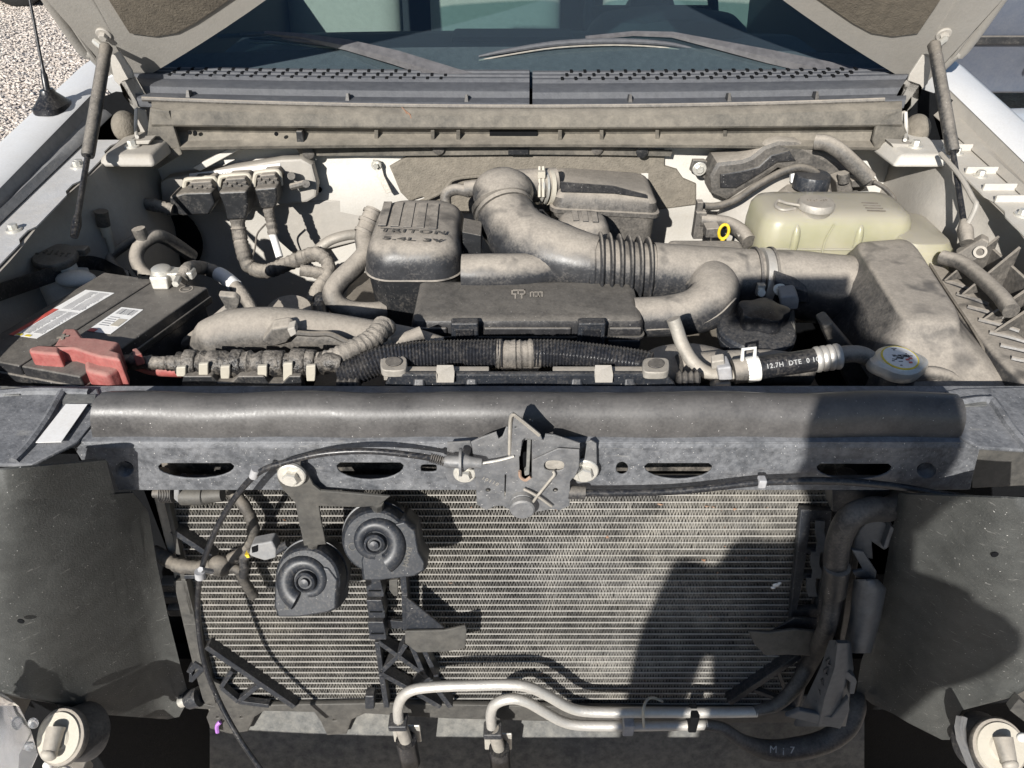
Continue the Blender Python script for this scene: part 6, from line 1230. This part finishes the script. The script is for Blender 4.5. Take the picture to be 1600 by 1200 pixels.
b = MB(); b.prism(PS([(1236, 262), (1243, 260), (1242, 284), (1236, 286)], 1.44), (0, .01, 0)); b.build('paint_mark', 'label_white', bk)
# ---- duct cover on the right of the firewall
wc = thing('cowl_duct', 'stepped dusty black duct cover bolted on the firewall behind the brake cap', 'duct')
wo = [(1118, 298), (1116, 274), (1124, 260), (1160, 256), (1176, 250), (1196, 234), (1216, 227), (1242, 228), (1300, 258), (1334, 280), (1344, 296), (1330, 310), (1290, 308), (1262, 296), (1240, 262), (1216, 256), (1196, 270), (1160, 292), (1136, 306)]
plate('cover', [wo], lambda x, y: PY(x, y, 1.475), (0, -1, 0), .07, 'dusty', wc, bevel=.010)
wi = [(1128, 292), (1128, 274), (1164, 268), (1186, 262), (1206, 244), (1232, 238), (1240, 250), (1214, 252), (1190, 268), (1150, 292)]
plate('raised_face', [wi], lambda x, y: PY(x, y, 1.468), (0, -1, 0), .008, 'fuse', wc, bevel=.003)
plate('ear', [[(1080, 266), (1084, 252), (1100, 252), (1120, 262), (1120, 290), (1098, 276)]], lambda x, y: PY(x, y, 1.52), (0, -1, 0), .012, 'dusty', wc, bevel=.002)
bolt(PY(1093, 264, 1.505), (0, -1, 0), .008, .008, 'zinc', wc)
b = MB(); b.tube(PS([(1092, 322, 1.42), (1120, 322, 1.42), (1150, 312, 1.42), (1180, 292, 1.42), (1215, 272, 1.43), (1245, 262, 1.43), (1268, 266, 1.43), (1285, 280, 1.43)]), .0075, 12); tag(b.build('brake_vacuum_hose', 'dusty_dark'), 'thin dusty hose looping across the stepped duct cover', 'hose')
b = MB(); b.tube(PS([(1274, 222, 1.44), (1292, 224, 1.43), (1312, 236, 1.42), (1336, 258, 1.41), (1358, 280, 1.40)]), .0145, 14); tag(b.build('cowl_drain_hose', 'dusty'), 'thick dusty hose sloping down beside the white cowl brace', 'hose')
pk = thing('fuse_link_connector', 'dusty connector block with a grey plug behind the coolant bottle', 'connector')
b = MB(); b.prism(PS([(1306, 284), (1328, 276), (1334, 300), (1330, 312), (1310, 310)], 1.43), (0, .04, 0)); b.prism(PS([(1330, 282), (1370, 280), (1374, 290), (1332, 294)], 1.43), (0, .03, 0)); b.build('block', 'dusty', pk, bev=.003)
b = MB(); b.tube(PS([(1334, 307, 1.42), (1356, 306, 1.42)]), .009, 12, sm=0); b.build('plug', 'white_plastic', pk)
b = MB(); b.tube(PS([(1365, 284, 1.42), (1382, 294, 1.41), (1396, 310, 1.40), (1396, 326, 1.39)]), .0045, 8); b.build('lead', 'dusty_dark', pk)
b = MB(); b.tube(PS([(1318, 270, 1.42), (1319, 284, 1.42)]), .011, 12, sm=0); b.build('knob', 'dusty', pk)

# ---- air filter housing
ab = thing('air_filter_housing', 'large dusty black air filter housing with a raised lid beside the fender', 'air box')
ZT = 1.035
tp = [PZ(1330, 374, ZT), PZ(1424, 367, ZT), PZ(1515, 508, ZT), PZ(1412, 506, ZT)]
bo = [tp[0] + Vector((-.035, .02, -.11)), tp[1] + Vector((.05, .01, -.11)), tp[2] + Vector((.10, -.12, -.085)), tp[3] + Vector((-.035, -.115, -.085))]
sh_ = [tp[0] + Vector((-.012, .008, -.035)), tp[1] + Vector((.012, .004, -.03)), tp[2] + Vector((.02, -.022, -.035)), tp[3] + Vector((-.018, -.024, -.035))]
def sub_ring(c4, n=6, r=.2):
    out = []
    for i in range(4):
        p, a, c = c4[i], c4[i - 1], c4[(i + 1) % 4]
        e1 = p + (a - p) * r; e2 = p + (c - p) * r
        for k in range(n + 1):
            t_ = k / n; out.append(e1 * (1 - t_) ** 2 + p * 2 * t_ * (1 - t_) + e2 * t_ ** 2)
    return out
ins = lambda c4, k_, dz_: [p + (sum(c4, Vector()) / 4 - p) * k_ + Vector((0, 0, dz_)) for p in c4]
b = MB(); b.loft([sub_ring(bo, 6, .18), sub_ring([p.lerp(q, .55) for p, q in zip(bo, sh_)], 6, .18), sub_ring(sh_, 6, .18), sub_ring(ins(tp, -.01, -.016), 6, .18), sub_ring(ins(tp, .03, -.005), 6, .2), sub_ring(ins(tp, .09, 0), 6, .22), sub_ring(ins(tp, .2, .0015), 6, .25)]); b.build('raised_lid', 'duct', ab, angle=50)
b = MB(); b.tube(PS([(1318, 455, 1.19), (1345, 462, 1.18), (1392, 480, 1.15)]), [.063, .060, .05], 26); b.build('inlet_collar', 'duct', ab)
z2 = 1.0
lo = [PZ(x, y, z2) for x, y in ((1438, 400), (1470, 408), (1530, 458), (1600, 522), (1740, 640), (1740, 700), (1640, 640), (1560, 560), (1500, 490))]
b = MB(); b.prism(lo, (0, 0, -.12)); b.build('lower_box', 'duct', ab, bev=.010, seg=3)
for k in range(7):
    a_, c_ = PZ(1478 + k * 17, 440 + k * 20, z2 + .001), PZ(1520 + k * 24, 455 + k * 21, z2 + .001)
    b = MB(); b.tube([a_, a_.lerp(c_, .5) + Vector((0, 0, .0015)), c_], .0042, 8); b.build('lid_ridge', 'duct', ab)
b = MB(); b.tube([PZ(1428, 372, ZT - .032), PZ(1470, 440, ZT - .034), PZ(1520, 515, ZT - .036), PZ(1545, 560, ZT - .05)], .0022, 6); b.build('lid_seam', 'dusty_dark', ab)
bw = thing('filter_bracket', 'dusty black bracket wall with triangular ribs beside the air filter housing', 'bracket')
wt = [PX(1545, 388, .80), PX(1640, 470, .80)]
b = MB(); b.prism([PX(1545, 384, .79), PX(1640, 470, .79), PX(1640, 540, .79), PX(1560, 470, .79), PX(1540, 420, .79)], (.006, 0, 0)); b.build('wall', 'dusty', bw, bev=.002)
for x, y, h in ((1520, 405, 40), (1550, 425, 42), (1575, 470, 26), (1590, 490, 22)):
    b = MB(); p = PX(x, y, .765); b.add([p + Vector(v) for v in ((-.045, -.02, -.03), (.03, 0, -.03), (.03, 0, h * .001), (-.045, -.016, -.03), (.03, .006, -.03), (.03, .006, h * .001))], [(0, 1, 2), (5, 4, 3), (0, 3, 4, 1), (1, 4, 5, 2), (2, 5, 3, 0)]); b.build('rib', 'dusty', bw)
b = MB(); c = PX(1533, 396, .775); b.lathe([(.006, 0), (.010, 0), (.010, .022), (.006, .022)], c, (-.5, -.6, .4), 20, cap=False); b.build('drain_ring', 'alu_dusty', bw)
b = MB(); b.prism([PX(1492, 398, .74), PX(1535, 372, .77), PX(1546, 378, .775), PX(1538, 400, .77), PX(1500, 420, .745)], (.01, .02, 0)); b.build('saddle', 'dusty', bw, bev=.003)
b = MB(); b.tube([PX(1472, 402, .725), PX(1500, 410, .74), PX(1528, 430, .745), PX(1562, 462, .74), PX(1580, 486, .735)], .012, 14); tag(b.build('overflow_tube', 'dusty'), 'dusty overflow tube from the coolant bottle to the ribbed bracket', 'hose')
b = MB(); b.tube([PX(1470, 240, .765), PX(1500, 275, .765), PX(1520, 310, .765), PX(1525, 322, .765), PX(1512, 350, .76), PX(1500, 362, .75)], .0042, 8); tag(b.build('guide_wire', 'tan_paint'), 'pale bent guide wire behind the sunlit gas strut rod', 'wire')

# ================================================================== photographer (casts the shadow seen on the right)
ph = thing('person', 'person in dark clothes standing before the truck and holding a phone up', 'person')
b = MB()
b.tube([(0, -.49, .92), (0, -.50, 1.0), (0, -.50, 1.12), (0, -.48, 1.28), (0, -.47, 1.38), (0, -.46, 1.45)], [.15, .15, .145, .165, .15, .06], 20)
b.tube([(-.15, -.47, 1.38), (.15, -.47, 1.38)], .075, 14, sm=0)
b.tube([(0, -.46, 1.40), (0, -.44, 1.52)], .058, 14, sm=0)
b.ell((0, -.43, 1.605), (.082, .102, .125)); b.ell((0, -.325, 1.60), (.014, .02, .02)); b.ell((-.08, -.43, 1.60), (.012, .02, .03)); b.ell((.08, -.43, 1.60), (.012, .02, .03))
for s in (-1, 1):
    b.tube([(.155, -.47, 1.39), (.165, -.42, 1.27), (.15, -.33, 1.18), (.125, -.22, 1.36), (.11, -.13, 1.50)] if s > 0 else [(-.18, -.47, 1.39), (-.225, -.48, 1.25), (-.235, -.48, 1.12), (-.225, -.43, .98), (-.215, -.40, .86)], [.068, .056, .050, .042, .032], 14)
    b.tube([(s * .085, -.49, .95), (s * .10, -.48, .72), (s * .115, -.47, .50), (s * .12, -.50, .28), (s * .125, -.52, .08)], [.105, .085, .065, .058, .045], 14)
    b.tube([(s * .125, -.54, .05), (s * .135, -.42, .045), (s * .14, -.33, .035)], [.045, .045, .03], 12)
    hx, hy, hz_ = ((.105, -.080, 1.56) if s > 0 else (-.212, -.39, .80)); b.ell((hx, hy, hz_), (.022, .03, .045))
    for k in range(4):
        if s > 0: b.tube([(hx, hy + .01, 1.55 + .022 * k), (hx + .004, -.048, 1.56 + .022 * k), (hx - .012, -.026, 1.575 + .022 * k)], [.011, .010, .008], 8)
        else: b.tube([(hx, hy - .03 + .02 * k, hz_ - .03), (hx, hy - .03 + .02 * k, hz_ - .075), (hx + .01, hy - .028 + .019 * k, hz_ - .105)], [.011, .0095, .008], 8)
    b.tube([(hx - .01, hy, hz_ - .02), (hx - .022, hy + .02, hz_ + .01), (hx - .03, hy + .028, hz_ + .035)] if s > 0 else [(hx, hy + .02, hz_), (hx + .008, hy + .045, hz_ - .03), (hx + .012, hy + .05, hz_ - .06)], [.013, .011, .009], 8)
o = b.build('body', 'cloth', ph, fix=False); rm = o.modifiers.new('remesh', 'REMESH'); rm.mode = 'VOXEL'; rm.voxel_size = .009; rm.use_smooth_shade = True
b = MB(); b.ell((0, -.44, 1.66), (.092, .11, .115)); b.build('hair', 'hair', ph)
b = MB(); b.box((.01, -.035, 1.625), (.185, .010, .09)); tag(b.build('smartphone', 'rubber_clean', bev=.004), 'dark phone held up level in one raised hand', 'phone')
# ================================================================== place every Empty at the base of its thing
bpy.context.view_layer.update()
for r in ROOTS:
    lo = Vector((1e9,) * 3); hi = Vector((-1e9,) * 3)
    for c in r.children_recursive:
        if c.type == 'MESH':
            for v in c.bound_box:
                w = c.matrix_world @ Vector(v); lo = Vector(map(min, lo, w)); hi = Vector(map(max, hi, w))
    base = Vector(((lo.x + hi.x) / 2, (lo.y + hi.y) / 2, lo.z)); r.location = base
    for c in r.children: c.matrix_parent_inverse = Matrix.Translation(-base)
bpy.context.view_layer.update()
